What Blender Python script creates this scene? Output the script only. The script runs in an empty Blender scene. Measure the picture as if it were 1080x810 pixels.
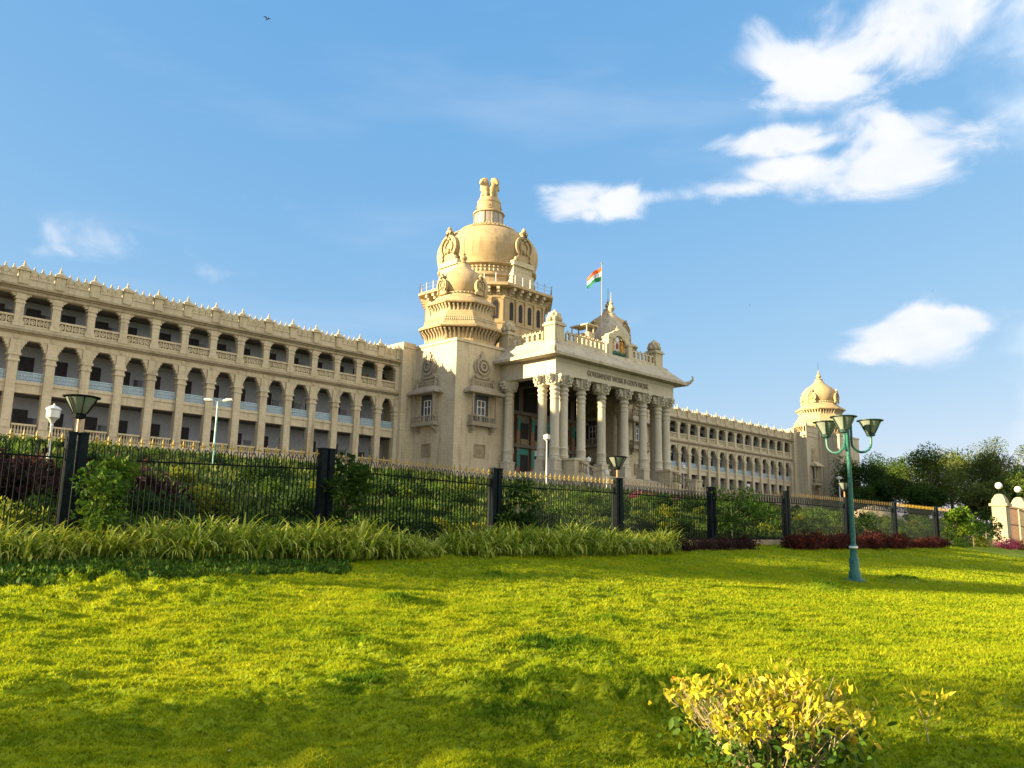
import bpy, bmesh, math, random
import numpy as np
from mathutils import Vector, Matrix

R = math.radians
SC = bpy.context.scene
COL = SC.collection

# ------------------------------------------------------------------ camera
cam = bpy.data.cameras.new('camera')
cam_o = bpy.data.objects.new('camera', cam)
COL.objects.link(cam_o)
rx = Vector((0.7092, -0.7047, 0.0211)); uy = Vector((-0.1429, -0.1144, 0.9831)); fw = Vector((0.6903, 0.7003, 0.1818))
rx.normalize(); fw = uy.cross(rx).normalized(); uy = rx.cross(fw); fw = -(rx.cross(uy))
cam_o.matrix_world = Matrix(((rx.x, uy.x, -fw.x, 0), (rx.y, uy.y, -fw.y, 0), (rx.z, uy.z, -fw.z, 0), (0, 0, 0, 1)))
cam.sensor_fit = 'HORIZONTAL'; cam.sensor_width = 36.0; cam.lens = 880 / 1080 * 36
cam.clip_start = 0.1; cam.clip_end = 20000
SC.camera = cam_o

# ------------------------------------------------------------------ world, sun, exposure
SUN_AZ = 28.0      # degrees behind the facade line, the sun standing to the left
SUN_EL = 13.0
wd = bpy.data.worlds.new('World'); SC.world = wd; wd.use_nodes = True
wn = wd.node_tree.nodes; wl = wd.node_tree.links
sun_d = bpy.data.lights.new('sun', 'SUN'); sun_d.energy = 3.7; sun_d.angle = R(0.7); sun_d.color = (1.0, 0.78, 0.46)
sun_o = bpy.data.objects.new('sun', sun_d); COL.objects.link(sun_o)
sv = Vector((-math.cos(R(SUN_AZ)) * math.cos(R(SUN_EL)), math.sin(R(SUN_AZ)) * math.cos(R(SUN_EL)), math.sin(R(SUN_EL))))
sun_o.rotation_euler = sv.to_track_quat('Z', 'Y').to_euler()
sun_o.location = sv * 300
SC.view_settings.view_transform = 'Standard'; SC.view_settings.look = 'None'
SC.view_settings.gamma = 1.0; SC.view_settings.use_curve_mapping = False
SC.view_settings.exposure = 2.6
SKY_STRENGTH = 0.12

def wmath(op, a, b=None, c=None):
    n = wn.new('ShaderNodeMath'); n.operation = op
    for i, v in enumerate((a, b, c)):
        if v is None: continue
        if isinstance(v, (int, float)): n.inputs[i].default_value = v
        else: wl.new(v, n.inputs[i])
    return n.outputs[0]

def build_sky():
    sky = wn.new('ShaderNodeTexSky'); sky.sky_type = 'NISHITA'; sky.sun_disc = False
    sky.sun_elevation = R(SUN_EL); sky.sun_rotation = R(SUN_AZ - 90)
    sky.altitude = 900; sky.air_density = 1.0; sky.dust_density = 0.6; sky.ozone_density = 2.2
    sep = wn.new('ShaderNodeSeparateColor'); wl.new(sky.outputs[0], sep.inputs[0])     # grade the sky: softer towards the horizon
    tint = wn.new('ShaderNodeCombineColor')
    for i, (p, k) in enumerate(((.80, .355), (.42, .56), (.18, .945))):
        wl.new(wmath('MULTIPLY', wmath('POWER', sep.outputs[i], p), k), tint.inputs[i])
    tc = wn.new('ShaderNodeTexCoord')
    d = tc.outputs['Generated']
    nz = wn.new('ShaderNodeTexNoise'); nz.inputs['Scale'].default_value = 9.0
    nz.inputs['Detail'].default_value = 10; nz.inputs['Roughness'].default_value = 0.56
    nz.inputs['Distortion'].default_value = 0.5
    mz = wn.new('ShaderNodeMapping'); mz.inputs['Scale'].default_value = (1.0, 1.0, 1.7)
    wl.new(d, mz.inputs['Vector']); wl.new(mz.outputs[0], nz.inputs['Vector'])
    # every cloud: centre direction, half width, half height (radians), softness weight
    clouds = [((0.805, 0.318, 0.502), .115, .034, 1.05), ((0.783, 0.366, 0.505), .055, .026, 1.10), ((0.822, 0.275, 0.530), .12, .045, .92), ((0.776, 0.372, 0.478), .05, .012, .9), ((0.80, 0.33, 0.475), .06, .015, 1.0),
              ((0.864, 0.305, 0.398), .070, .030, 1.12), ((0.838, 0.370, 0.402), .070, .018, .85), ((0.855, 0.300, 0.430), .05, .025, .95), ((0.802, 0.411, 0.440), .060, .011, 1.0), ((0.825, 0.375, 0.432), .05, .010, .8),
              ((0.757, 0.527, 0.390), .080, .012, 1.08), ((0.790, 0.470, 0.392), .055, .010, .92), ((0.697, 0.602, 0.394), .040, .026, .80), ((0.672, 0.622, 0.402), .04, .010, .62), ((0.728, 0.570, 0.386), .065, .014, .95), ((0.705, 0.590, 0.375), .02, .012, .7),
              ((0.918, 0.330, 0.222), .052, .024, 1.35), ((0.928, 0.297, 0.236), .05, .013, 1.05), ((0.908, 0.365, 0.208), .04, .016, 1.0), ((0.922, 0.322, 0.243), .03, .015, 1.1),
              ((0.885, 0.250, 0.42), .06, .014, .55), ((0.30, 0.90, 0.300), .36, .018, .24), ((0.36, 0.88, 0.285), .26, .012, .28), ((0.22, 0.90, 0.38), .2, .012, .22)]
    mask = None
    for c, a, b, wgt in clouds:
        c = Vector(c).normalized()
        e1 = c.cross(Vector((0, 0, 1))).normalized(); e2 = e1.cross(c)
        def dot(e, s):
            n = wn.new('ShaderNodeVectorMath'); n.operation = 'DOT_PRODUCT'
            wl.new(d, n.inputs[0]); n.inputs[1].default_value = e
            return wmath('MULTIPLY', n.outputs['Value'], s)
        x = dot(e1, 1 / a); y = dot(e2, 1 / b)
        r2 = wmath('ADD', wmath('MULTIPLY', x, x), wmath('MULTIPLY', y, y))
        front = wn.new('ShaderNodeVectorMath'); front.operation = 'DOT_PRODUCT'
        wl.new(d, front.inputs[0]); front.inputs[1].default_value = c
        g = wmath('MULTIPLY', wmath('EXPONENT', wmath('MULTIPLY', r2, -0.75)), wgt)
        g = wmath('MULTIPLY', g, wmath('GREATER_THAN', front.outputs['Value'], 0.3))
        mask = g if mask is None else wmath('MAXIMUM', mask, g)
    # thin high veils on the left part of the sky
    nv = wn.new('ShaderNodeTexNoise'); nv.inputs['Scale'].default_value = 3.0; nv.inputs['Detail'].default_value = 6
    mp = wn.new('ShaderNodeMapping'); mp.inputs['Scale'].default_value = (1.0, 1.0, 4.5)
    wl.new(d, mp.inputs['Vector']); wl.new(mp.outputs[0], nv.inputs['Vector'])
    veil = wn.new('ShaderNodeMapRange'); veil.interpolation_type = 'SMOOTHSTEP'
    veil.inputs['From Min'].default_value = 0.50; veil.inputs['From Max'].default_value = 0.85; veil.inputs['To Max'].default_value = 0.22
    wl.new(nv.outputs['Fac'], veil.inputs['Value'])
    dens = wmath('ADD', mask, wmath('MULTIPLY', wmath('SUBTRACT', nz.outputs['Fac'], 0.5), 2.9))
    mr = wn.new('ShaderNodeMapRange'); mr.interpolation_type = 'SMOOTHSTEP'
    mr.inputs['From Min'].default_value = 0.25; mr.inputs['From Max'].default_value = .98; mr.inputs['To Max'].default_value = 0.95
    wl.new(dens, mr.inputs['Value'])
    cover = wmath('MULTIPLY', mr.outputs[0], wmath('MINIMUM', wmath('MULTIPLY', mask, 3.5), 1.0))
    fac = wmath('MAXIMUM', cover, veil.outputs[0])
    mix = wn.new('ShaderNodeMix'); mix.data_type = 'RGBA'
    wl.new(fac, mix.inputs['Factor']); wl.new(tint.outputs[0], mix.inputs['A'])
    cc = wn.new('ShaderNodeMix'); cc.data_type = 'RGBA'
    n2 = wn.new('ShaderNodeTexNoise'); n2.inputs['Scale'].default_value = 16; n2.inputs['Detail'].default_value = 6
    wl.new(mz.outputs[0], n2.inputs['Vector'])
    sh = wn.new('ShaderNodeMapRange'); sh.inputs['From Min'].default_value = .35; sh.inputs['From Max'].default_value = .60
    wl.new(n2.outputs['Fac'], sh.inputs['Value'])
    wl.new(wmath('MULTIPLY', mr.outputs[0], wmath('MULTIPLY_ADD', sh.outputs[0], .55, .45)), cc.inputs['Factor'])
    cc.inputs['A'].default_value = (1.05, 1.2, 1.45, 1); cc.inputs['B'].default_value = (1.42, 1.42, 1.44, 1)
    wl.new(cc.outputs['Result'], mix.inputs['B'])
    # added bright cloud bank, unseen behind the viewer, to lift the facade
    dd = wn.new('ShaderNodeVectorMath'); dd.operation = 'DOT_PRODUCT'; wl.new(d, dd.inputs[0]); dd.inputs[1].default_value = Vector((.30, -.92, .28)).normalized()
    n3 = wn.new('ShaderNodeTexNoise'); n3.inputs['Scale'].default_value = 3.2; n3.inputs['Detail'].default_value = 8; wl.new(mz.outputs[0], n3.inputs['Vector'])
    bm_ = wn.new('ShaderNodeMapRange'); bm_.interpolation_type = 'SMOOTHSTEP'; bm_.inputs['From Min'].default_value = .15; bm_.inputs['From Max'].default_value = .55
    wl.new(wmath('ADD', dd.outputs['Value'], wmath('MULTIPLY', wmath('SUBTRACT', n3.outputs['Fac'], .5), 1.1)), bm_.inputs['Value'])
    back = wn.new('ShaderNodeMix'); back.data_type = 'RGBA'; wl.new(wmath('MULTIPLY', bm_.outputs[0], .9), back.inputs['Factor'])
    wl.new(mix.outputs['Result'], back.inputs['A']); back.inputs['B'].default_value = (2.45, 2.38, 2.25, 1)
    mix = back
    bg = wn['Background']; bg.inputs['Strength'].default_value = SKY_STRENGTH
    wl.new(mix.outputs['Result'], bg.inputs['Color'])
build_sky()

# ------------------------------------------------------------------ noise helpers (numpy)
RNG = np.random.default_rng(5)
_perm = RNG.permutation(512); _perm = np.concatenate([_perm, _perm])
_ang = RNG.uniform(0, 2 * np.pi, 512); _gx = np.cos(_ang); _gy = np.sin(_ang)
def gnoise(x, y):
    xi = np.floor(x).astype(int); yi = np.floor(y).astype(int); xf = x - xi; yf = y - yi
    u = xf * xf * xf * (xf * (xf * 6 - 15) + 10); v = yf * yf * yf * (yf * (yf * 6 - 15) + 10)
    def g(ix, iy, dx, dy):
        h = _perm[(_perm[ix & 511] + iy) & 511]
        return _gx[h] * dx + _gy[h] * dy
    a = g(xi, yi, xf, yf); b = g(xi + 1, yi, xf - 1, yf); c = g(xi, yi + 1, xf, yf - 1); e = g(xi + 1, yi + 1, xf - 1, yf - 1)
    return (a + u * (b - a)) + v * ((c + u * (e - c)) - (a + u * (b - a)))

FENCE_Y = 20.0
def z_fence(X): return np.clip(-0.6 + 0.018 * np.asarray(X, float), -0.8, 0.35)
TUFTS = [(9.6, 12.6, .45, .16), (8.6, 8.0, .55, .13), (7.2, 5.2, .7, .14), (8.3, 5.0, .5, .12), (24.5, 11.5, .6, .16), (14.2, 14.8, .45, .12), (6.5, 6.2, .8, .10),
         (5.6, 5.4, .6, .10), (9.6, 8.2, .6, .10), (6.6, 9.4, .5, .10), (31.0, 11.6, .8, .16), (5.2, 7.4, .5, .08), (12.0, 9.5, .5, .09), (8.9, 5.8, .4, .09)]
def z_lawn(X, Y):
    X = np.asarray(X, float); Y = np.asarray(Y, float)
    w = np.clip((Y - 5.5) / 14.5, 0, 1) ** 1.4
    z = -1.6 + w * (z_fence(X) + 1.6)
    cx = X + 0.35 * gnoise(X * .7 + 9, Y * .7); cy = Y + 0.35 * gnoise(X * .7, Y * .7 + 31)
    d = np.hypot(X, Y)
    rough = (0.35 + 1.1 * np.clip(gnoise(X * .13 + 3.3, Y * .16 + 7.7) + .25, 0, 1)) * np.clip(1.25 - .055 * (X - 4), .22, 1.2) * np.clip((d - 3) / 6, .25, 1)
    m1 = gnoise(cx * .55, cy * .75)
    m2 = np.abs(gnoise((cx + cy) * 1.5 + 5, (cy - cx) * .95 + 2)); m3 = np.abs(gnoise((cx + cy) * 4.3 + 1, (cy - cx) * 2.4 + 12)); rough = rough * 1.25
    z = z + 0.05 * m1 + rough * (0.33 * m2 + 0.17 * m3) - 0.09
    for tx, ty, tr, th in TUFTS:
        q = ((X - tx) ** 2 + (Y - ty) ** 2) / tr ** 2
        z = z + th * np.exp(-q * 1.6) * (1 + .5 * gnoise(X * 3 + tx, Y * 3))
    return z
def z_bank(X, Y):
    X = np.asarray(X, float); Y = np.asarray(Y, float)
    t = np.clip((Y - 21) / (71 - 21), 0, 1)
    zf = z_fence(X)
    return zf + (6.6 - zf) * t ** 0.97 + np.where(t < 1, 0.22 * gnoise(X * .3, Y * .3) * np.sin(np.pi * np.clip(t, 0, 1)), 0)

# ------------------------------------------------------------------ materials
def newmat(name):
    m = bpy.data.materials.new(name); m.use_nodes = True
    nt = m.node_tree; b = nt.nodes['Principled BSDF']
    b.inputs['Specular IOR Level'].default_value = 0.3
    return m, nt, nt.nodes, nt.links, b
def tcoord(nt, kind='Object'):
    return nt.nodes.new('ShaderNodeTexCoord').outputs[kind]
def noise(nt, vec, scale, detail=4, rough=.55):
    n = nt.nodes.new('ShaderNodeTexNoise'); n.inputs['Scale'].default_value = scale
    n.inputs['Detail'].default_value = detail; n.inputs['Roughness'].default_value = rough
    nt.links.new(vec, n.inputs['Vector']); return n.outputs['Fac']
def ramp(nt, fac, stops):
    r = nt.nodes.new('ShaderNodeValToRGB'); cr = r.color_ramp
    while len(cr.elements) < len(stops): cr.elements.new(0.5)
    for e, (p, c) in zip(cr.elements, stops): e.position = p; e.color = (*c, 1)
    nt.links.new(fac, r.inputs['Fac']); return r.outputs['Color']
def mixc(nt, fac, a, b, mode='MIX'):
    n = nt.nodes.new('ShaderNodeMix'); n.data_type = 'RGBA'; n.blend_type = mode
    for s, v in (('Factor', fac), ('A', a), ('B', b)):
        if isinstance(v, (int, float)): n.inputs[s].default_value = v
        elif isinstance(v, tuple): n.inputs[s].default_value = (*v, 1)
        else: nt.links.new(v, n.inputs[s])
    return n.outputs['Result']
def mapv(nt, vec, scale):
    n = nt.nodes.new('ShaderNodeMapping'); n.inputs['Scale'].default_value = scale
    nt.links.new(vec, n.inputs['Vector']); return n.outputs[0]
def bump(nt, h, strength, dist, b):
    n = nt.nodes.new('ShaderNodeBump'); n.inputs['Strength'].default_value = strength; n.inputs['Distance'].default_value = dist
    nt.links.new(h, n.inputs['Height']); nt.links.new(n.outputs[0], b.inputs['Normal'])

def stone_mat(name, c1, c2, c3, ashlar=True, stain=.55, rough=.85):
    m, nt, N, L, b = newmat(name)
    geo = N.new('ShaderNodeNewGeometry'); P = geo.outputs['Position']
    big = noise(nt, P, .22, 5, .6); fine = noise(nt, P, 2.6, 6, .65)
    col = ramp(nt, big, [(.3, c1), (.55, c2), (.75, c3)])
    col = mixc(nt, .35, col, ramp(nt, fine, [(.3, tuple(v * .72 for v in c1)), (.7, c3)]))
    # vertical rain streaks
    st = noise(nt, mapv(nt, P, (1.3, 1.3, .12)), 1.0, 5, .6)
    sf = N.new('ShaderNodeMapRange'); sf.inputs['From Min'].default_value = .53; sf.inputs['From Max'].default_value = .74; sf.inputs['To Max'].default_value = stain
    L.new(st, sf.inputs['Value'])
    col = mixc(nt, sf.outputs[0], col, tuple(v * .45 for v in c1))
    if ashlar:
        sep = N.new('ShaderNodeSeparateXYZ'); L.new(P, sep.inputs[0])
        ad = N.new('ShaderNodeMath'); ad.operation = 'ADD'; L.new(sep.outputs[0], ad.inputs[0]); L.new(sep.outputs[1], ad.inputs[1])
        cb = N.new('ShaderNodeCombineXYZ'); L.new(ad.outputs[0], cb.inputs[0]); L.new(sep.outputs[2], cb.inputs[1])
        br = N.new('ShaderNodeTexBrick'); L.new(cb.outputs[0], br.inputs['Vector'])
        br.inputs['Scale'].default_value = 1.0; br.inputs['Brick Width'].default_value = .95; br.inputs['Row Height'].default_value = .42
        br.inputs['Mortar Size'].default_value = .018; br.inputs['Mortar Smooth'].default_value = .3
        br.inputs['Color1'].default_value = (1, 1, 1, 1); br.inputs['Color2'].default_value = (.86, .85, .84, 1); br.inputs['Mortar'].default_value = (.66, .64, .60, 1)
        col = mixc(nt, .6, col, br.outputs['Color'], 'MULTIPLY')
        L.new(col, b.inputs['Base Color'])
        bump(nt, br.outputs['Fac'], -.25, .02, b)
    else:
        L.new(col, b.inputs['Base Color']); bump(nt, fine, .3, .03, b)
    b.inputs['Roughness'].default_value = rough
    return m
def plain_mat(name, c, rough=.6, metal=0, var=.25, scale=6):
    m, nt, N, L, b = newmat(name)
    f = noise(nt, tcoord(nt), scale, 5, .6)
    L.new(ramp(nt, f, [(.3, tuple(v * (1 - var) for v in c)), (.7, tuple(min(1, v * (1 + var)) for v in c))]), b.inputs['Base Color'])
    b.inputs['Roughness'].default_value = rough; b.inputs['Metallic'].default_value = metal
    if name in ('black_iron', 'fence_post_paint', 'dark_timber'): b.inputs['Specular IOR Level'].default_value = .05
    return m
def leaf_mat(name, stops, transl=.35, rough=.45, tr_gain=1.3):
    m, nt, N, L, b = newmat(name)
    at = N.new('ShaderNodeAttribute'); at.attribute_name = 'var'
    col = ramp(nt, at.outputs['Fac'], stops)
    L.new(col, b.inputs['Base Color']); b.inputs['Roughness'].default_value = rough + .15; b.inputs['Specular IOR Level'].default_value = .12
    t = N.new('ShaderNodeBsdfTranslucent')
    L.new(mixc(nt, 1.0, col, (tr_gain, tr_gain * .95, tr_gain * .5), 'MULTIPLY'), t.inputs['Color'])
    mx = N.new('ShaderNodeMixShader'); mx.inputs[0].default_value = transl
    L.new(b.outputs[0], mx.inputs[1]); L.new(t.outputs[0], mx.inputs[2]); L.new(mx.outputs[0], N['Material Output'].inputs['Surface'])
    return m

STONE = stone_mat('sandstone', (.41, .345, .225), (.48, .41, .28), (.535, .465, .325), stain=.75)
TRIM = stone_mat('carved_sandstone', (.37, .305, .19), (.45, .38, .245), (.51, .44, .29), ashlar=False, stain=.6)
GRANITE = stone_mat('granite_column', (.39, .345, .25), (.45, .405, .30), (.50, .455, .35), ashlar=False, stain=.35)
EAVE = stone_mat('lichen_stone', (.29, .25, .175), (.42, .365, .26), (.51, .45, .33), ashlar=False, stain=.8)
DOME = stone_mat('dome_stone', (.37, .272, .14), (.42, .316, .168), (.46, .355, .205), ashlar=True, stain=.75)
GREYST = stone_mat('grey_weathered_stone', (.22, .185, .13), (.31, .265, .19), (.38, .33, .245), ashlar=False, stain=.7)
SOOT_SHADE = stone_mat('dark_weathered_shade_stone', (.20, .16, .10), (.29, .235, .145), (.36, .295, .185), ashlar=False, stain=.7)
PLASTER = plain_mat('veranda_plaster', (.27, .28, .31), .8, var=.10, scale=1.5)  # white plaster toned down so the colour carries the veranda's shade
CEIL = plain_mat('veranda_ceiling', (.10, .098, .095), .85, var=.08, scale=1.5)  # low tone paints in the shade under the slabs
DARK = plain_mat('dark_timber', (.035, .032, .034), .5, var=.3)
GLASSY = plain_mat('window_glass', (.05, .055, .06), .15, var=.2)
JALI = plain_mat('painted_iron_lattice', (.33, .43, .49), .5, var=.12)
TEAL = plain_mat('teal_panel', (.03, .22, .17), .5, var=.25, scale=3)
BROWN = plain_mat('brown_pilaster', (.25, .14, .09), .6, var=.3, scale=2)
WHITE = plain_mat('white_paint', (.62, .61, .57), .45, var=.07)
GLOBE = plain_mat('milky_glass', (.62, .60, .55), .25, var=.05)
IRON = plain_mat('black_iron', (.005, .008, .009), .7, var=.3)
POSTM = plain_mat('fence_post_paint', (.007, .011, .013), .6, var=.35)
GOLD = plain_mat('gold_paint', (.30, .20, .025), .55, var=.2)
GOLD_SHADE = plain_mat('shaded_gold_paint', (.09, .065, .02), .6, var=.3)  # gold darkened to paint the shaded stretch of spear tips
COPPER = plain_mat('copper_stem', (.42, .20, .10), .45, var=.25)
GREENP = plain_mat('green_lamp_paint', (.018, .105, .085), .45, var=.5, scale=14)
LAMPG = plain_mat('lamp_glass', (.17, .20, .17), .15, var=.12)
STEEL = plain_mat('grey_steel', (.35, .34, .33), .4, .6, var=.15)
SAFF = plain_mat('saffron_cloth', (.75, .11, .015), .8, var=.06)
WHCL = plain_mat('white_cloth', (.62, .62, .60), .8, var=.05)
GRCL = plain_mat('green_cloth', (.01, .16, .06), .8, var=.06)
NAVY = plain_mat('navy_cloth', (.01, .02, .18), .8, var=.06)
RED = plain_mat('red_paint', (.22, .03, .02), .5, var=.2)
YEL = plain_mat('yellow_paint', (.45, .22, .03), .5, var=.2)
CREAM = stone_mat('cream_render', (.27, .225, .15), (.31, .265, .18), (.35, .30, .21), ashlar=False, stain=.35)
BARK = plain_mat('bark', (.16, .12, .08), .9, var=.4, scale=12)
PBARK = plain_mat('pale_bark', (.36, .29, .19), .85, var=.3, scale=12)
BIRD = plain_mat('bird_feathers', (.02, .02, .022), .7, var=.2)
SANDM = plain_mat('sand_heap', (.45, .36, .24), .95, var=.15, scale=3)

# ------------------------------------------------------------------ mesh builder
class MB:
    def __init__(self): self.v = []; self.f = []
    def add(self, vs, fs):
        o = len(self.v); self.v += [tuple(p) for p in vs]; self.f += [tuple(i + o for i in f) for f in fs]
    def box(self, x0, x1, y0, y1, z0, z1):
        self.add([(x0, y0, z0), (x1, y0, z0), (x1, y1, z0), (x0, y1, z0), (x0, y0, z1), (x1, y0, z1), (x1, y1, z1), (x0, y1, z1)],
                 [(0, 3, 2, 1), (4, 5, 6, 7), (0, 1, 5, 4), (1, 2, 6, 5), (2, 3, 7, 6), (3, 0, 4, 7)]); return self
    def cbox(self, c, sx, sy, z0, z1):
        return self.box(c[0] - sx / 2, c[0] + sx / 2, c[1] - sy / 2, c[1] + sy / 2, z0, z1)
    def prism(self, poly, axis, a, b):            # poly in the plane normal to axis
        def P(p, t): return {'x': (t, p[0], p[1]), 'y': (p[0], t, p[1]), 'z': (p[0], p[1], t)}[axis]
        n = len(poly)
        self.add([P(p, a) for p in poly] + [P(p, b) for p in poly],
                 [tuple(range(n))[::-1], tuple(range(n, 2 * n))] + [(i, (i + 1) % n, (i + 1) % n + n, i + n) for i in range(n)]); return self
    def lathe(self, prof, c=(0, 0, 0), n=24, a0=0.0, sx=1, sy=1):
        vs = []; fs = []
        for r, z in prof:
            for k in range(n):
                a = a0 + 2 * math.pi * k / n
                vs.append((c[0] + r * math.cos(a) * sx, c[1] + r * math.sin(a) * sy, c[2] + z))
        m = len(prof)
        for i in range(m - 1):
            for k in range(n):
                k2 = (k + 1) % n
                fs.append((i * n + k, i * n + k2, (i + 1) * n + k2, (i + 1) * n + k))
        fs.append(tuple(range(n))[::-1]); fs.append(tuple((m - 1) * n + k for k in range(n)))
        self.add(vs, fs); return self
    def tube(self, pts, rad, n=8):
        pts = [Vector(p) for p in pts]
        if not isinstance(rad, (list, tuple)): rad = [rad] * len(pts)
        vs = []; fs = []; ref = None
        for i, p in enumerate(pts):
            t = (pts[min(i + 1, len(pts) - 1)] - pts[max(i - 1, 0)]).normalized()
            if ref is None: ref = t.cross(Vector((0, 0, 1)) if abs(t.z) < .9 else Vector((1, 0, 0))).normalized()
            ref = (ref - t * ref.dot(t)).normalized(); bi = t.cross(ref)
            for k in range(n):
                a = 2 * math.pi * k / n
                vs.append(p + (ref * math.cos(a) + bi * math.sin(a)) * rad[i])
        for i in range(len(pts) - 1):
            for k in range(n):
                k2 = (k + 1) % n
                fs.append((i * n + k, i * n + k2, (i + 1) * n + k2, (i + 1) * n + k))
        fs.append(tuple(range(n))[::-1]); fs.append(tuple((len(pts) - 1) * n + k for k in range(n)))
        self.add(vs, fs); return self
    def ball(self, c, rx_, ry_=None, rz_=None, n=14, m=9):
        ry_ = ry_ or rx_; rz_ = rz_ or rx_
        prof = [(max(.01, math.sin(math.pi * i / m)), -math.cos(math.pi * i / m)) for i in range(m + 1)]
        vs = []; fs = []
        for r, z in prof:
            for k in range(n):
                a = 2 * math.pi * k / n; vs.append((c[0] + r * math.cos(a) * rx_, c[1] + r * math.sin(a) * ry_, c[2] + z * rz_))
        for i in range(m):
            for k in range(n):
                k2 = (k + 1) % n; fs.append((i * n + k, i * n + k2, (i + 1) * n + k2, (i + 1) * n + k))
        fs.append(tuple(range(n))[::-1]); fs.append(tuple(m * n + k for k in range(n)))
        self.add(vs, fs); return self
    def ring_wall(self, poly, z0, z1):            # closed solid from a plan polygon
        return self.prism(poly, 'z', z0, z1)
    def loft(self, polys):                        # list of (poly, z), same vertex count
        n = len(polys[0][0]); vs = []; fs = []
        for poly, z in polys: vs += [(p[0], p[1], z) for p in poly]
        for i in range(len(polys) - 1):
            for k in range(n):
                k2 = (k + 1) % n; fs.append((i * n + k, i * n + k2, (i + 1) * n + k2, (i + 1) * n + k))
        fs.append(tuple(range(n))[::-1]); fs.append(tuple((len(polys) - 1) * n + k for k in range(n)))
        self.add(vs, fs); return self
    def xform(self, start, M):
        self.v[start:] = [tuple(M @ Vector(p)) for p in self.v[start:]]; return self
    def mesh(self, name, mat, smooth=True):
        me = bpy.data.meshes.new(name); me.from_pydata(self.v, [], self.f); me.materials.append(mat)
        bm = bmesh.new(); bm.from_mesh(me); bmesh.ops.recalc_face_normals(bm, faces=bm.faces); bm.to_mesh(me); bm.free()
        if smooth:
            me.shade_smooth(); me.set_sharp_from_angle(angle=R(35))
        return me
    def build(self, name, mat, parent=None, smooth=True, loc=None):
        return link(name, self.mesh(name, mat, smooth), parent, loc)

def link(name, me, parent=None, loc=None, rot=None, scale=None):
    o = bpy.data.objects.new(name, me); COL.objects.link(o)
    if loc is not None: o.location = loc
    if rot is not None: o.rotation_euler = rot
    if scale is not None: o.scale = (scale,) * 3 if isinstance(scale, (int, float)) else scale
    if parent is not None:
        o.parent = parent
        o.matrix_parent_inverse = Matrix.Translation(-Vector(parent.get('base', (0, 0, 0))))
    return o
def tag(o, label=None, cat=None, group=None, kind=None):
    if label: o['label'] = label
    if cat: o['category'] = cat
    if group: o['group'] = group
    if kind: o['kind'] = kind
    return o
def thing(name, label, cat, base=(0, 0, 0), group=None):      # parts of it are modelled in world coordinates
    o = bpy.data.objects.new(name, None); COL.objects.link(o); o.location = base; o['base'] = tuple(base); o.empty_display_size = .3
    return tag(o, label, cat, group)
def arr_mesh(name, V, F, mat, var=None):                      # numpy vertices, faces all with the same corner count
    me = bpy.data.meshes.new(name); nv = len(V); nf, k = F.shape
    me.vertices.add(nv); me.vertices.foreach_set('co', V.astype(np.float32).ravel())
    me.loops.add(nf * k); me.loops.foreach_set('vertex_index', F.astype(np.int32).ravel())
    me.polygons.add(nf); me.polygons.foreach_set('loop_start', np.arange(0, nf * k, k, dtype=np.int32))
    me.materials.append(mat)
    if var is not None:
        at = me.attributes.new('var', 'FLOAT', 'POINT'); at.data.foreach_set('value', var.astype(np.float32))
    me.update(calc_edges=True); me.validate()
    return me

# ================================================================== SETTING: lawn, bank, terrace
def grid_mesh(name, X, Y, Z, mat):
    ny, nx = X.shape
    V = np.stack([X, Y, Z], -1).reshape(-1, 3)
    i = np.arange((ny - 1) * (nx - 1)); r_, c_ = i // (nx - 1), i % (nx - 1); a = r_ * nx + c_
    me = arr_mesh(name, V, np.stack([a, a + 1, a + nx + 1, a + nx], -1), mat)
    me.shade_smooth(); return me

LAWN_STOPS = [(.0, (.035, .09, .005)), (.3, (.12, .20, .006)), (.6, (.27, .325, .008)), (1., (.40, .40, .022))]
def ground_green(name, stops, scale, rough=.9):
    m, nt, N, L, b = newmat(name)
    P = N.new('ShaderNodeNewGeometry').outputs['Position']
    f = noise(nt, P, scale, 6, .62); g = noise(nt, P, scale * 9, 5, .6)
    col = mixc(nt, .45, ramp(nt, f, stops), ramp(nt, g, stops)); L.new(col, b.inputs['Base Color'])
    b.inputs['Roughness'].default_value = rough; b.inputs['Specular IOR Level'].default_value = .1
    bump(nt, g, .6, .04, b); return m
LAWNM = ground_green('turf', [(.25, (.06, .11, .006)), (.5, (.15, .20, .008)), (.8, (.25, .27, .015))], .8)
BANKM = ground_green('planted_soil', [(.25, (.018, .028, .008)), (.5, (.04, .06, .012)), (.8, (.09, .11, .025))], .5)
PAVEM = stone_mat('terrace_paving', (.30, .26, .19), (.36, .31, .23), (.40, .35, .26), ashlar=False, stain=.4)

th = np.concatenate([np.linspace(-2.9, -0.10, 60), np.linspace(-0.09, 1.58, 620), np.linspace(1.6, 3.3, 50)])
s = np.linspace(0, 1, 480)
TH, S = np.meshgrid(th, s)
sn = np.sin(TH)
rmax = np.where(sn > .02, np.minimum(420, 20.35 / np.maximum(sn, .02)), 420)
RR = 0.6 * (rmax / 0.6) ** S
LX, LY = RR * np.cos(TH), RR * np.sin(TH)
lawn = link('lawn', grid_mesh('lawn', LX, LY, z_lawn(LX, LY), LAWNM)); tag(lawn, kind='structure')
bx_ = np.concatenate([np.linspace(-420, -40, 30), np.linspace(-39, 130, 240), np.linspace(131, 1500, 120)])
by_ = np.concatenate([np.linspace(20.3, 75, 110), np.linspace(76, 1500, 60)])
BX, BY = np.meshgrid(bx_, by_)
bank = link('garden_bank', grid_mesh('garden_bank', BX, BY, z_bank(BX, BY) - .03, BANKM)); tag(bank, kind='structure')
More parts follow.
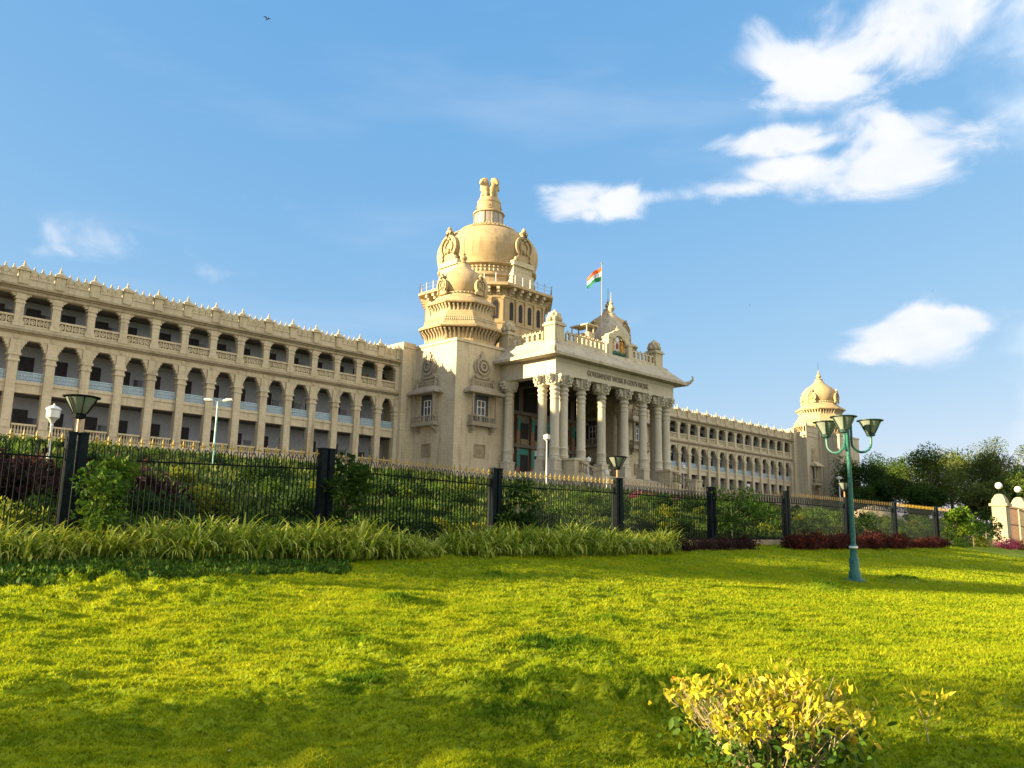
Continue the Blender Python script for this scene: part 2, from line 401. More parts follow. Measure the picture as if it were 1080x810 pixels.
MB().box(-30, 250, 72.5, 140, 6.0, 6.75).build('terrace', PAVEM).__setitem__('kind', 'structure')

# ================================================================== THE BUILDING
BUILD = thing('government_building', 'long cream sandstone public building with arcaded wings, columned portico and lion-topped central dome', 'building', (101.5, 100, 9.6))
Y0 = 100.0
FL = 9.67

def lower_pier_mesh():
    m = MB()
    m.box(-.62, .62, -.12, .85, 6.6, 10.2); m.box(-.56, .56, -.06, .80, 10.2, 10.45)
    m.box(-.47, .47, -.14, .75, 10.45, 17.6); m.box(-.58, .58, -.24, .80, 17.6, 17.85); m.box(-.50, .50, -.17, .77, 17.85, 18.25)
    m.box(-.66, .66, -.28, .82, 18.25, 18.52); m.box(-.58, .58, -.16, .05, 18.52, 18.9); m.box(-.50, .50, -.11, .05, 18.9, 19.98)
    m.box(-.33, .33, -.17, -.14, 11.2, 17.2)
    return m.mesh('lower_pier', STONE)
def upper_pier_mesh():
    m = MB()
    m.box(-.55, .55, -.06, .72, 21.46, 22.0); m.box(-.42, .42, 0, .65, 22.0, 24.0); m.box(-.50, .50, -.06, .70, 24.0, 24.2)
    m.box(-.44, .44, -.02, .66, 24.2, 24.45); m.box(-.56, .56, -.10, .72, 24.45, 24.7); m.box(-.48, .48, -.04, .70, 24.7, 25.1)
    m.box(-.80, -.48, .05, .55, 24.75, 25.1); m.box(.48, .80, .05, .55, 24.75, 25.1)
    m.box(-1.0, -.8, .05, .55, 24.92, 25.1); m.box(.8, 1.0, .05, .55, 24.92, 25.1)
    return m.mesh('upper_pier', STONE)
def turret_finial_mesh():
    m = MB()
    m.box(-.50, .50, -.12, .62, 26.2, 27.65); m.box(-.66, .66, -.28, .78, 27.65, 27.85)
    m.lathe([(.60, 27.85), (.56, 28.0), (.42, 28.12), (.2, 28.3), (.12, 28.36), (.17, 28.46), (.12, 28.54), (.06, 28.6), (.09, 28.7), (.02, 28.95)], (0, .25, 0), 12)
    for a in range(4):
        m.ball((.45 * math.cos(a * 1.571 + .785), .25 + .45 * math.sin(a * 1.571 + .785), 27.98), .13, n=8, m=5)
    return m.mesh('parapet_turret', TRIM)
def merlon_mesh():
    m = MB(); n = 18
    ring = [(.45 * math.cos(2 * math.pi * k / n), 27.40 + .45 * math.sin(2 * math.pi * k / n)) for k in range(n)]
    m.prism(ring, 'y', .08, .36)
    ring2 = [(.24 * math.cos(2 * math.pi * k / n), 27.38 + .24 * math.sin(2 * math.pi * k / n)) for k in range(n)]
    m.prism(ring2, 'y', .02, .42)
    m.box(-.36, .36, .05, .40, 26.9, 27.12)
    m.lathe([(.13, 27.78), (.18, 27.9), (.09, 28.0), (.12, 28.1), (.02, 28.32)], (0, .22, 0), 8)
    return m.mesh('parapet_rosette', TRIM)
def stone_railing_mesh(w):
    m = MB(); h = w / 2 - .40
    m.box(-h, h, .12, .42, 21.5, 21.75); m.box(-h, h, .10, .44, 22.5, 22.72)
    n = 4
    for i in range(n + 1):
        x = -h + 2 * h * i / n; m.box(max(-h, x - .07), min(h, x + .07), .16, .38, 21.75, 22.5)
    for i in range(n):
        cx = -h + 2 * h * (i + .5) / n; k = 14
        for a in range(k):
            t0, t1 = 2 * math.pi * a / k, 2 * math.pi * (a + 1) / k
            m.prism([(cx + .24 * math.cos(t0), 22.12 + .30 * math.sin(t0)), (cx + .24 * math.cos(t1), 22.12 + .30 * math.sin(t1)),
                     (cx + .14 * math.cos(t1), 22.12 + .20 * math.sin(t1)), (cx + .14 * math.cos(t0), 22.12 + .20 * math.sin(t0))], 'y', .18, .36)
        m.box(cx - .25, cx + .25, .24, .3, 22.07, 22.17); m.box(cx - .05, cx + .05, .24, .3, 21.8, 22.45)
    return m.mesh('stone_railing', TRIM)
def lattice_mesh(w):
    m = MB(); h = w / 2 - .46
    m.box(-h, h, .35, .41, 15.62, 15.70); m.box(-h, h, .35, .41, 16.55, 16.64)
    rnd = random.Random(3); n = 9
    for i in range(n):
        cx = -h + 2 * h * (i + .5) / n
        for zc, r in ((15.92, .15), (16.32, .15)):
            k = 8
            for a in range(k):
                t0, t1 = 2 * math.pi * a / k, 2 * math.pi * (a + 1) / k
                m.prism([(cx + r * math.cos(t0), zc + r * 1.2 * math.sin(t0)), (cx + r * math.cos(t1), zc + r * 1.2 * math.sin(t1)),
                         (cx + r * .6 * math.cos(t1), zc + r * .7 * math.sin(t1)), (cx + r * .6 * math.cos(t0), zc + r * .7 * math.sin(t0))], 'y', .36, .40)
        m.box(cx - .17, cx - .13, .36, .40, 15.7, 16.55); m.box(cx - .03, cx + .03, .36, .4, 15.7, 16.55)
        m.box(cx - .16, cx + .16, .36, .40, 16.09, 16.15)
    return m.mesh('iron_lattice', JALI)
def balustrade_mesh(w):
    m = MB(); h = w / 2 - .60
    m.box(-h, h, .12, .55, FL, 9.95); m.box(-h, h, .08, .58, 10.78, 10.98)
    n = 8
    for i in range(n):
        cx = -h + 2 * h * (i + .5) / n
        m.lathe([(.06, 9.95), (.13, 10.15), (.12, 10.3), (.06, 10.5), (.1, 10.65), (.1, 10.78)], (cx, .33, 0), 8)
    return m.mesh('balustrade', TRIM)
def door_mesh(wd_, h):
    m = MB(); m.box(-wd_ / 2, wd_ / 2, -.09, 0, 0, h)
    m.box(-wd_ / 2 - .09, -wd_ / 2, -.13, 0, 0, h + .1); m.box(wd_ / 2, wd_ / 2 + .09, -.13, 0, 0, h + .1); m.box(-wd_ / 2, wd_ / 2, -.13, 0, h, h + .1)
    m.box(-.02, .02, -.12, -.09, 0, h); m.box(-wd_ / 2, wd_ / 2, -.12, -.09, h * .72, h * .72 + .06)
    return m.mesh('door', DARK)
def boss_mesh():
    m = MB(); n = 20
    for r, d in ((.28, .06), (.20, .10)):
        m.prism([(r * math.cos(2 * math.pi * k / n), r * math.sin(2 * math.pi * k / n)) for k in range(n)], 'y', -d, 0)
    for r in (.10,):
        m.ball((0, -.1, 0), r, .05, r, 10, 6)
    return m.mesh('wall_boss', TRIM)

LP, UP, TF, ME_ = lower_pier_mesh(), upper_pier_mesh(), turret_finial_mesh(), merlon_mesh()
DOOR, DOORU, BOSS = door_mesh(1.3, 3.1), door_mesh(1.3, 2.75), boss_mesh()

def wing(xs, bay, x_end0, x_end1, seed):
    """xs: pier centres from left to right; the wing body runs from x_end0 to x_end1"""
    a, b = x_end0, x_end1
    m = MB()
    YB = Y0 + 3.3                                     # veranda back wall
    m.box(a, b, Y0 + .1, YB + 14, 6.5, FL)            # plinth and ground floor
    m.box(a, b, Y0 - .12, Y0 + .1, 6.5, 9.5)
    m.box(a, b, Y0 + .22, YB, 14.27, 15.58)           # first-floor slab edge
    m.box(a, b, Y0 + .12, Y0 + .22, 15.25, 15.60)
    m.box(a, b, Y0 + .16, Y0 + .22, 14.27, 14.45)
    m.box(a, b, Y0, YB, 20.02, 21.46)                 # second-floor band
    m.box(a, b, Y0, YB + 14, 25.10, 26.1)             # roof band
    m.box(a, b, Y0 + .02, Y0 + .42, 26.1, 26.94); m.box(a, b, Y0 - .06, Y0 + .50, 26.80, 26.94)
    # cusped spandrels between the lower piers
    for i in range(len(xs) - 1):
        x0, x1 = xs[i] + .52, xs[i + 1] - .52; w = x1 - x0
        for sgn, x in ((1, x0), (-1, x1)):
            P = [(x, 18.62), (x + sgn * .10, 18.62), (x + sgn * .11, 18.95), (x + sgn * .24, 18.98), (x + sgn * .25, 19.28), (x + sgn * .40, 19.31), (x + sgn * .41, 19.60),
                 (x + sgn * .58, 19.63), (x + sgn * .59, 19.90), (x + sgn * .74, 19.92), (x + sgn * .74, 20.02), (x, 20.02)]
            m.prism(P, 'y', Y0 + .06, Y0 + .66)
    body = m.build('wing', STONE, BUILD)
    MB().box(a, b, Y0 - .42, Y0, 20.84, 21.06).box(a, b, Y0 - .22, Y0, 20.66, 20.84).box(a, b, Y0 - .14, Y0, 21.06, 21.2).build('cornice', SOOT_SHADE, body)
    MB().box(a, b, Y0 - .55, Y0, 25.72, 25.96).box(a, b, Y0 - .28, Y0, 25.52, 25.72).box(a, b, Y0 - .14, Y0, 25.12, 25.26).build('cornice', SOOT_SHADE, body)
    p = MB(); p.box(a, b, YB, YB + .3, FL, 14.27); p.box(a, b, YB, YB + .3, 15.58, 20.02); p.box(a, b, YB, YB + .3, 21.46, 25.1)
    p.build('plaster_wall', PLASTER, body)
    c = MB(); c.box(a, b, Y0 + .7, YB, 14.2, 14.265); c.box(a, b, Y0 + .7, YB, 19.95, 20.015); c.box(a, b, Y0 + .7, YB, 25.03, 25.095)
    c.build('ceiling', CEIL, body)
    sr, lt, bl = stone_railing_mesh(bay), lattice_mesh(bay), balustrade_mesh(bay)
    rnd = random.Random(seed); WN = MB().box(-.5, .5, -.08, 0, 1.0, 2.3).box(-.56, .56, -.12, 0, .94, 1.0).box(-.56, .56, -.12, 0, 2.3, 2.36).mesh('window', GLASSY)
    for i, x in enumerate(xs):
        link('lower_pier', LP, body, (x, Y0, 0)); link('upper_pier', UP, body, (x, Y0, 0)); link('parapet_turret', TF, body, (x, Y0, 0))
        link('wall_boss', BOSS, body, (x, Y0, 20.36))
        if i < len(xs) - 1:
            cx = x + bay / 2
            for q in (-1, 0, 1): link('parapet_rosette', ME_, body, (cx + q * bay * .225, Y0, 0))
            link('stone_railing', sr, body, (cx, Y0, 0)); link('iron_lattice', lt, body, (cx, Y0, 0)); link('balustrade', bl, body, (cx, Y0, 0))
            for zf in (FL, 15.58, 21.46):
                link('door', DOOR if zf < 20 else DOORU, body, (cx + rnd.choice((-.2, .1, .3)) + (.0 if zf < 20 else .25), YB, zf))
                if rnd.random() < .45: link('window', WN, body, (cx + rnd.choice((1.55, 1.75)), YB, zf))
    return body

BAYL = 3.668; xl = [71.125 - BAYL * k for k in range(16)][::-1] + [74.45]
wing(xl, BAYL, xl[0] - .6, 74.7, 1)
BAYR = 3.82; xr = [194.334 - BAYR * k for k in range(16)][::-1] + [198.15]
wing(xr, BAYR, xr[0] - 6, 198.6, 2)

# ---------------------------------------------------------------- generic ornaments
def octo(c, r, a0=R(22.5)): return [(c[0] + r * math.cos(a0 + k * math.pi / 4), c[1] + r * math.sin(a0 + k * math.pi / 4)) for k in range(8)]
def horseshoe(m, w, h, t, wheel=True):
    """pointed horseshoe plaque standing in the XZ plane, front at y=-t, base at z=0"""
    pts = []
    for k in range(25):
        a = R(-60 + 300 * k / 24); r = w / 2 * (1.0)
        pts.append((r * math.cos(a) * 1.0, h * .40 + h * .36 * math.sin(a)))
    pts2 = [p for p in pts]
    top = [(w * .10, h * .80), (w * .16, h * .86), (w * .05, h * .92), (0, h), (-w * .05, h * .92), (-w * .16, h * .86), (-w * .10, h * .80)]
    right = [p for p in pts if p[0] > w * .10 or p[1] < h * .5][:0]
    seq = [(w * .36, 0), (w * .42, h * .08)]
    seq += [(w / 2 * math.cos(R(a)), h * .42 + h * .34 * math.sin(R(a))) for a in range(-45, 76, 12)]
    seq += top
    seq += [(-w / 2 * math.cos(R(a)), h * .42 + h * .34 * math.sin(R(a))) for a in range(75, -46, -12)]
    seq += [(-w * .42, h * .08), (-w * .36, 0)]
    m.prism(seq, 'y', -t, 0)
    if not wheel:                              # raised horseshoe outline with a small arch inside
        c0 = (0, h * .45); k_ = len(seq)
        for q0, q1, tt in ((1.0, .80, t * 1.6), (.52, .38, t * 1.5)):
            for i in range(k_ - 1):
                f = lambda p, q: (c0[0] + (p[0] - c0[0]) * q, c0[1] + (p[1] - c0[1]) * q)
                a_, b_ = seq[i], seq[i + 1]
                m.prism([f(a_, q0), f(b_, q0), f(b_, q1), f(a_, q1)], 'y', -tt, -t * .9)
        m.ball((0, -t * 1.3, h * .30), w * .10, t * .7, w * .12, 10, 6)
        for sx in (-1, 1): m.ball((sx * w * .42, -t, h * .06), w * .10, n=8, m=5)
        m.ball((0, -t, h * .97), w * .07, n=8, m=5)
        return
    n = 20; cz = h * .44
    for r0, r1, tt in ((.40, .30, t * 1.9), (.22, .12, t * 2.3)):
        for k in range(n):
            a0, a1 = 2 * math.pi * k / n, 2 * math.pi * (k + 1) / n
            f = lambda r, a: (w * r * math.cos(a), cz + w * r * math.sin(a) * 1.02)
            m.prism([f(r0, a0), f(r0, a1), f(r1, a1), f(r1, a0)], 'y', -tt, -t * .9)
    for k in range(12):
        a = 2 * math.pi * k / 12
        m.ball((w * .26 * math.cos(a), -t * 1.2, cz + w * .26 * math.sin(a)), w * .04, t * .6, w * .04, 8, 5)
    m.ball((0, -t * 1.4, cz), w * .08, t, w * .08, 10, 6)
    m.ball((w * .40, -t, h * .07), w * .07, n=8, m=5); m.ball((-w * .40, -t, h * .07), w * .07, n=8, m=5)
def placed(fn, M, *a):
    m = MB(); fn(m, *a); m.xform(0, M); return m
FRONT = Matrix.Identity(4)
LEFTM = Matrix.Rotation(R(-90), 4, 'Z')      # a piece that faces -Y turned to face -X
RIGHTM = Matrix.Rotation(R(90), 4, 'Z')

def carved_panel(m, w, h):
    m.box(-w / 2, w / 2, -.14, 0, 0, .16); m.box(-w / 2, w / 2, -.14, 0, h - .16, h)
    m.box(-w / 2, -w / 2 + .16, -.14, 0, .16, h - .16); m.box(w / 2 - .16, w / 2, -.14, 0, .16, h - .16)
    m.box(-w / 2 + .16, w / 2 - .16, -.02, 0, .16, h - .16)
    for k in range(8):
        a = k * math.pi / 4
        m.ball((.34 * math.cos(a), -.05, h / 2 + .34 * math.sin(a)), .17, .07, .17, 8, 5)
    m.ball((0, -.06, h / 2), .18, .12, .18, 10, 6)
    for sx in (-1, 1):
        for sz in (.36, h - .36): m.ball((sx * (w / 2 - .36), -.04, sz), .12, .06, .12, 8, 5)
def balcony_shell(m):
    """canopied balcony, wall plane y=0, z relative to the main floor datum (world z)"""
    # floor and brackets
    m.box(-2.65, 2.65, -1.15, 0, 16.0, 16.22); m.box(-2.5, 2.5, -1.05, 0, 16.22, 16.45)
    for x in (-2.0, 2.0):
        m.prism([(0, 15.0), (-.25, 15.05), (-.35, 15.35), (-.7, 15.5), (-.95, 16.0), (0, 16.0)], 'x', x - .22, x + .22)
    # parapet
    for x0, x1, y0, y1 in ((-2.4, 2.4, -1.0, -.82), (-2.4, -2.22, -.82, 0), (2.22, 2.4, -.82, 0)):
        m.box(x0, x1, y0, y1, 16.45, 16.62); m.box(x0, x1, y0, y1, 17.35, 17.52)
    n = 11
    for i in range(n):
        x = -2.3 + 4.6 * i / (n - 1); m.lathe([(.06, 16.62), (.12, 16.85), (.06, 17.1), (.11, 17.35)], (x, -.91, 0), 8)
    for x in (-2.31, 2.31):
        for y in (-.55, -.2): m.lathe([(.06, 16.62), (.12, 16.85), (.06, 17.1), (.11, 17.35)], (x, y, 0), 8)
    for x in (-2.3, 2.3):
        m.box(x - .13, x + .13, -1.03, -.77, 17.52, 20.5); m.box(x - .2, x + .2, -1.08, -.72, 20.2, 20.75); m.box(x - .17, x + .17, -1.05, -.75, 17.52, 17.8)
    # canopy
    m.add([(-3.5, -1.75, 20.72), (3.5, -1.75, 20.72), (3.5, 0, 20.72), (-3.5, 0, 20.72), (-3.5, -1.75, 20.98), (3.5, -1.75, 20.98), (3.5, 0, 20.98), (-3.5, 0, 20.98),
           (-2.9, -1.1, 21.55), (2.9, -1.1, 21.55), (2.9, 0, 21.55), (-2.9, 0, 21.55), (-2.2, -.75, 21.85), (2.2, -.75, 21.85), (2.2, 0, 21.85), (-2.2, 0, 21.85)],
          [(0, 3, 2, 1), (0, 1, 5, 4), (1, 2, 6, 5), (2, 3, 7, 6), (3, 0, 4, 7), (4, 5, 9, 8), (5, 6, 10, 9), (6, 7, 11, 10), (7, 4, 8, 11),
           (8, 9, 13, 12), (9, 10, 14, 13), (10, 11, 15, 14), (11, 8, 12, 15), (12, 13, 14, 15)])
    # small railing above with corner buds
    m.box(-2.0, 2.0, -.62, -.45, 21.85, 22.0); m.box(-2.0, 2.0, -.62, -.45, 22.62, 22.76)
    for i in range(9): m.box(-1.95 + i * 3.9 / 8 - .07, -1.95 + i * 3.9 / 8 + .07, -.60, -.47, 22.0, 22.62)
    for x in (-2.1, 2.1): m.lathe([(.2, 21.85), (.2, 22.7), (.28, 22.76), (.28, 22.86), (.1, 22.92), (.2, 23.1), (.12, 23.28), (.03, 23.5)], (x, -.5, 0), 10)
def window_leaf(m):
    m.box(-1.5, 1.5, -.10, -.02, 16.45, 20.72)
def window_frame(m):
    for x in (-.75, 0, .75): m.box(x - .07, x + .07, -.17, -.10, 16.45, 19.9)
    for z in (17.7, 18.9, 19.85): m.box(-.75, .75, -.16, -.10, z - .05, z + .05)

def add_balcony(parent, M):
    b = placed(balcony_shell, M).build('balcony', GREYST, parent)
    return b
def add_wall_set(parent, M, label_part=True):
    add_balcony(parent, M)
    w = placed(window_leaf, M).build('window', GLASSY, parent)
    placed(window_frame, M).build('window_frame', WHITE, parent)
    placed(horseshoe, M @ Matrix.Translation((0, 0, 23.15)), 3.3, 4.2, .26).build('wall_medallion', GREYST, parent)
    placed(carved_panel, M @ Matrix.Translation((0, 0, 11.5)), 2.2, 1.95).build('carved_panel', SOOT_SHADE, parent)

def turret(parent, c, s, z_top):
    """octagonal domed turret on a square tower whose wall ends at z_top; s scales the plan and heights"""
    Z = lambda z: z_top + (z - 28.66) * s
    m = MB()
    m.loft([(octo(c, 5.6 * s), Z(28.4)), (octo(c, 5.7 * s), Z(30.9))])
    m.loft([(octo(c, 6.85 * s), Z(30.95)), (octo(c, 6.95 * s), Z(31.15)), (octo(c, 6.55 * s), Z(31.45)), (octo(c, 6.3 * s), Z(31.5)), (octo(c, 4.8 * s), Z(34.0)), (octo(c, 4.65 * s), Z(35.0))])
    m.loft([(octo(c, 5.65 * s), Z(35.0)), (octo(c, 5.75 * s), Z(35.2)), (octo(c, 5.45 * s), Z(35.45)), (octo(c, 4.3 * s), Z(36.2)), (octo(c, 4.2 * s), Z(36.5))])
    body = m.build('turret', DOME, parent)
    for ring, n_per, r0, r1, za, zb, w in ((0, 7, 5.55, 6.5, 29.3, 30.93, .30), (1, 6, 4.7, 5.35, 33.7, 35.0, .24)):
        P0, P1 = octo(c, r0 * s), octo(c, r1 * s); k_ = MB()
        for e in range(8):
            for i in range(n_per):
                t = (i + .5) / n_per
                a = Vector(P0[e]).lerp(Vector(P0[(e + 1) % 8]), t); b = Vector(P1[e]).lerp(Vector(P1[(e + 1) % 8]), t)
                d = (b - a).normalized(); q = Vector((-d.y, d.x)) * w * s / 2; a2 = a - d * .25
                if ring == 1: a2 = a - d * .1
                mid = a.lerp(b, .45)
                vs = []
                for sgn in (-1, 1):
                    for pt, z in ((a2, za), (a + d * .15, za + .1), (mid, za + (zb - za) * .55), (b, zb - .25), (b, zb), (a2, zb)):
                        vs.append((pt.x + q.x * sgn, pt.y + q.y * sgn, Z(z)))
                k_.add(vs, [(0, 1, 2, 3, 4, 5), (11, 10, 9, 8, 7, 6)] + [(j, (j + 1) % 6, (j + 1) % 6 + 6, j + 6) for j in range(6)])
        k_.build('corbel_course', TRIM if ring else SOOT_SHADE, body)  # lower course in dark stone paints the shade under the eave
    band = MB()                                   # carved lattice band round the sloping drum
    P0, P1 = octo(c, 5.90 * s), octo(c, 5.66 * s)
    for e in range(8):
        for i in range(14):
            t = (i + .5) / 14
            a = Vector(P0[e]).lerp(Vector(P0[(e + 1) % 8]), t); b = Vector(P1[e]).lerp(Vector(P1[(e + 1) % 8]), t)
            band.ball((a.x, a.y, Z(32.25)), .17 * s, n=6, m=4); band.ball((b.x, b.y, Z(32.62)), .13 * s, n=6, m=4)
    band.build('carved_band', TRIM, body)
    d = MB()
    d.lathe([(3.75 * s, Z(36.3)), (3.9 * s, Z(36.5)), (3.75 * s, Z(36.75)), (3.55 * s, Z(36.9)), (3.65 * s, Z(37.1)), (3.5 * s, Z(37.2)), (3.75 * s, Z(37.6)), (3.98 * s, Z(38.3)), (4.0 * s, Z(38.9)), (3.85 * s, Z(39.5)),
             (3.5 * s, Z(40.1)), (2.9 * s, Z(40.65)), (2.2 * s, Z(41.1)), (1.55 * s, Z(41.6)), (1.05 * s, Z(42.2)), (.75 * s, Z(42.7))], (c[0], c[1], 0), 48)
    d.build('turret_dome', DOME, body)
    f = MB()
    f.lathe([(.85 * s, Z(42.6)), (.95 * s, Z(42.75)), (.5 * s, Z(42.95)), (.3 * s, Z(43.1)), (.62 * s, Z(43.5)), (.5 * s, Z(43.85)), (.2 * s, Z(44.05)), (.34 * s, Z(44.25)), (.12 * s, Z(44.5)), (.05 * s, Z(45.2))], (c[0], c[1], 0), 14)
    f.build('finial', DOME, body)
    MB().tube([(c[0], c[1], Z(45.0)), (c[0], c[1], Z(47.0))], .035, 6).build('lightning_rod', IRON, body)
    for a in range(4):
        M = Matrix.Translation((c[0], c[1], 0)) @ Matrix.Rotation(R(90) * a, 4, 'Z') @ Matrix.Translation((0, -3.85 * s, Z(36.7)))
        o = placed(horseshoe, M, 2.2 * s, 3.3 * s, .35, False).build('dome_ornament', DOME, body)
    g = MB(); g.lathe([(3.55 * s, Z(36.92)), (3.74 * s, Z(36.94)), (3.74 * s, Z(37.06)), (3.55 * s, Z(37.08))], (c[0], c[1], 0), 40)
    for k in range(40):
        a = 2 * math.pi * k / 40; g.ball((c[0] + 3.72 * s * math.cos(a), c[1] + 3.72 * s * math.sin(a), Z(37.0)), .14 * s, n=6, m=4)
    g.build('bead_course', TRIM, body)
    return body

def tower(x0, y0, w, d, ztop, side, tc, ts, name='corner_tower'):
    m = MB()
    m.box(x0, x0 + w, y0, y0 + d, 6.5, ztop - .45)
    m.box(x0 - .18, x0 + w + .18, y0 - .18, y0 + d + .18, ztop - .45, ztop - .15); m.box(x0 - .06, x0 + w + .06, y0 - .06, y0 + d + .06, ztop - .15, ztop)
    m.box(x0 - .15, x0 + w + .15, y0 - .15, y0 + d + .15, 6.5, 10.3)
    o = m.build(name, STONE, BUILD)
    turret(o, tc, ts, ztop)
    return o

TW = 12.0
t1 = tower(77.28, 90, TW, TW, 28.66, 'l', (77.28 + 6, 96), 1.0)
add_wall_set(t1, Matrix.Translation((82.3, 90, 0)))
add_wall_set(t1, Matrix.Translation((77.28, 96.0, 0)) @ LEFTM)
t2 = tower(113.7, 90, TW, TW, 28.66, 'r', (113.7 + 6, 96), 1.0)
add_wall_set(t2, Matrix.Translation((113.7, 94.6, 0)) @ LEFTM)
add_wall_set(t2, Matrix.Translation((120.7, 90, 0)))
# links between towers and wings
for x0, x1 in ((74.6, 77.25), (125.75, 129.2)):
    MB().box(x0, x1, 99.2, 112, 6.5, 28.05).box(x0 - .05, x1, 99.08, 112, 28.05, 28.35).box(x0 + .3, x1, 99.5, 112, 28.35, 29.0).build('link_wall', STONE, BUILD)
# block behind the towers that carries the dome
core = MB(); core.box(89.3, 113.68, 97.0, 128, 6.5, 28.2); core.box(78, 125, 102.05, 128, 6.5, 28.0)
core = core.build('central_block', STONE, BUILD)

# ---------------------------------------------------------------- central dome
DC = (101.7, 110.4)
def chamf(a, c): return [(DC[0] + x, DC[1] + y) for x, y in ((a, -c), (a, c), (c, a), (-c, a), (-a, c), (-a, -c), (-c, -a), (c, -a))]
b = MB()
b.loft([(chamf(10.3, 5.1), 27.5), (chamf(10.1, 5.0), 41.4)])
b.loft([(chamf(10.3, 5.1), 36.4), (chamf(10.3, 5.1), 36.7)]); b.loft([(chamf(10.25, 5.07), 41.0), (chamf(10.3, 5.1), 41.35)])
b.loft([(chamf(11.3, 5.6), 42.75), (chamf(11.55, 5.7), 42.85), (chamf(11.55, 5.7), 43.2), (chamf(11.3, 5.6), 43.45)])
b.loft([(chamf(9.9, 4.9), 41.4), (chamf(9.9, 4.9), 42.8)])
base = b.build('dome_tower', DOME, BUILD)
sl = MB(); br = MB(); col_ = MB()
def edge_frames(poly, n, margin):
    for e in range(8):
        p, q = Vector(poly[e]), Vector(poly[(e + 1) % 8]); L_ = (q - p).length; d = (q - p) / L_; nrm = Vector((d.y, -d.x))
        k = max(2, round((L_ - 2 * margin) / n))
        for i in range(k):
            yield p + d * (margin + (L_ - 2 * margin) * (i + .5) / k), d, nrm
def obox(m, c, d, nrm, w, dep0, dep1, z0, z1):
    a = [c + d * (-w / 2) + nrm * dep0, c + d * (w / 2) + nrm * dep0, c + d * (w / 2) + nrm * dep1, c + d * (-w / 2) + nrm * dep1]
    m.prism([(p.x, p.y) for p in a], 'z', z0, z1)
for c, d, nrm in edge_frames(chamf(10.15, 5.02), 2.3, .5):
    P = [(-.42, 37.2), (.42, 37.2), (.42, 39.9), (.33, 40.25), (0, 40.5), (-.33, 40.25), (-.42, 39.9)]
    vs = []; sl = MB()
    for dep in (-.3, .06):
        for u_, z in P: q = c + d * u_ + nrm * dep; vs.append((q.x, q.y, z))
    n = len(P); sl.add(vs, [tuple(range(n)), tuple(range(n, 2 * n))[::-1]] + [(i, (i + 1) % n, (i + 1) % n + n, i + n) for i in range(n)])
    sl.build('arched_window', DARK, base); col_ = MB()
    obox(col_, c + d * 1.12, d, nrm, .34, -.05, .22, 36.7, 40.9); obox(col_, c + d * 1.12, d, nrm, .5, -.05, .3, 40.6, 41.0); col_.build('engaged_column', DOME, base)
for c, d, nrm in edge_frames(chamf(10.1, 5.0), 1.75, .35):
    br = MB()
    obox(br, c, d, nrm, .55, -.3, 1.25, 42.2, 42.72); obox(br, c, d, nrm, .5, -.3, .85, 41.75, 42.2); obox(br, c, d, nrm, .62, -.3, .35, 41.4, 41.8)
    br.build('bracket', TRIM, base)

rl = MB()
P = chamf(11.3, 5.6)
for e in range(8):
    p, q = Vector(P[e]), Vector(P[(e + 1) % 8]); L_ = (q - p).length; k = max(2, int(L_ / 1.7))
    for i in range(k + 1):
        c = p.lerp(q, i / k); rl.tube([(c.x, c.y, 43.4), (c.x, c.y, 45.0)], .055, 6); rl.ball((c.x, c.y, 45.05), .12, n=6, m=4)
    for z in (44.1, 44.75): rl.tube([(p.x, p.y, z), (q.x, q.y, z)], .035, 6)
rl.build('gallery_railing', STEEL, base)
dm = MB()
prof = [(8.9, 43.4), (8.95, 44.3), (8.6, 44.4), (8.55, 45.5), (9.0, 45.7), (9.05, 46.0), (8.55, 46.15), (8.5, 46.3), (8.5, 46.9), (8.45, 47.6), (9.15, 47.9), (9.25, 48.25), (8.8, 48.4), (8.85, 48.6),
        (9.1, 49.3), (9.38, 50.3), (9.5, 51.3), (9.45, 52.2), (9.15, 53.1), (8.6, 54.0), (7.75, 54.85), (6.6, 55.6), (5.4, 56.2), (5.55, 56.35), (5.3, 56.6), (4.6, 56.85), (4.2, 57.0), (3.6, 57.3), (3.3, 57.55), (3.0, 57.6)]
dm.lathe(prof, (DC[0], DC[1], 0), 72)
dome = dm.build('dome', DOME, BUILD)
fr = MB()
for k in range(72):
    a = 2 * math.pi * k / 72; ca, sa = math.cos(a), math.sin(a)
    fr.ball((DC[0] + 8.55 * ca, DC[1] + 8.55 * sa, 47.35), .26, .26, .22, 6, 5); fr.ball((DC[0] + 8.5 * ca, DC[1] + 8.5 * sa, 46.75), .2, .2, .34, 6, 5)
fr.build('carved_frieze', TRIM, dome)
fr = MB()
for k in range(44):
    a = 2 * math.pi * k / 44; fr.ball((DC[0] + 5.2 * math.cos(a), DC[1] + 5.2 * math.sin(a), 56.5), .3, .3, .2, 6, 4)
    fr.ball((DC[0] + 3.75 * math.cos(a), DC[1] + 3.75 * math.sin(a), 57.35), .22, .22, .2, 6, 4)
fr.build('lotus_petal_course', DOME, dome)
for a in range(4):
    M = Matrix.Translation((DC[0], DC[1], 0)) @ Matrix.Rotation(R(90) * a, 4, 'Z')
    placed(horseshoe, M @ Matrix.Translation((0, -8.95, 48.6)), 4.4, 6.4, .55, False).build('dome_ornament', DOME, dome)
    q = MB(); q.box(-2.5, 2.5, -9.55, -8.3, 45.7, 46.3); q.box(-2.3, 2.3, -9.4, -8.2, 46.3, 47.7); q.box(-2.6, 2.6, -9.75, -8.3, 47.7, 48.6)
    q.box(-2.7, 2.7, -9.6, -8.2, 43.4, 45.7)
    for i in range(5): q.ball((-1.9 + i * .95, -9.4, 47.0), .3, .12, .45, 8, 5)
    q.xform(0, M).build('ornament_plinth', TRIM, dome)
gd = MB(); gd.lathe([(2.75, 57.6), (2.75, 60.1)], (DC[0], DC[1], 0), 24)
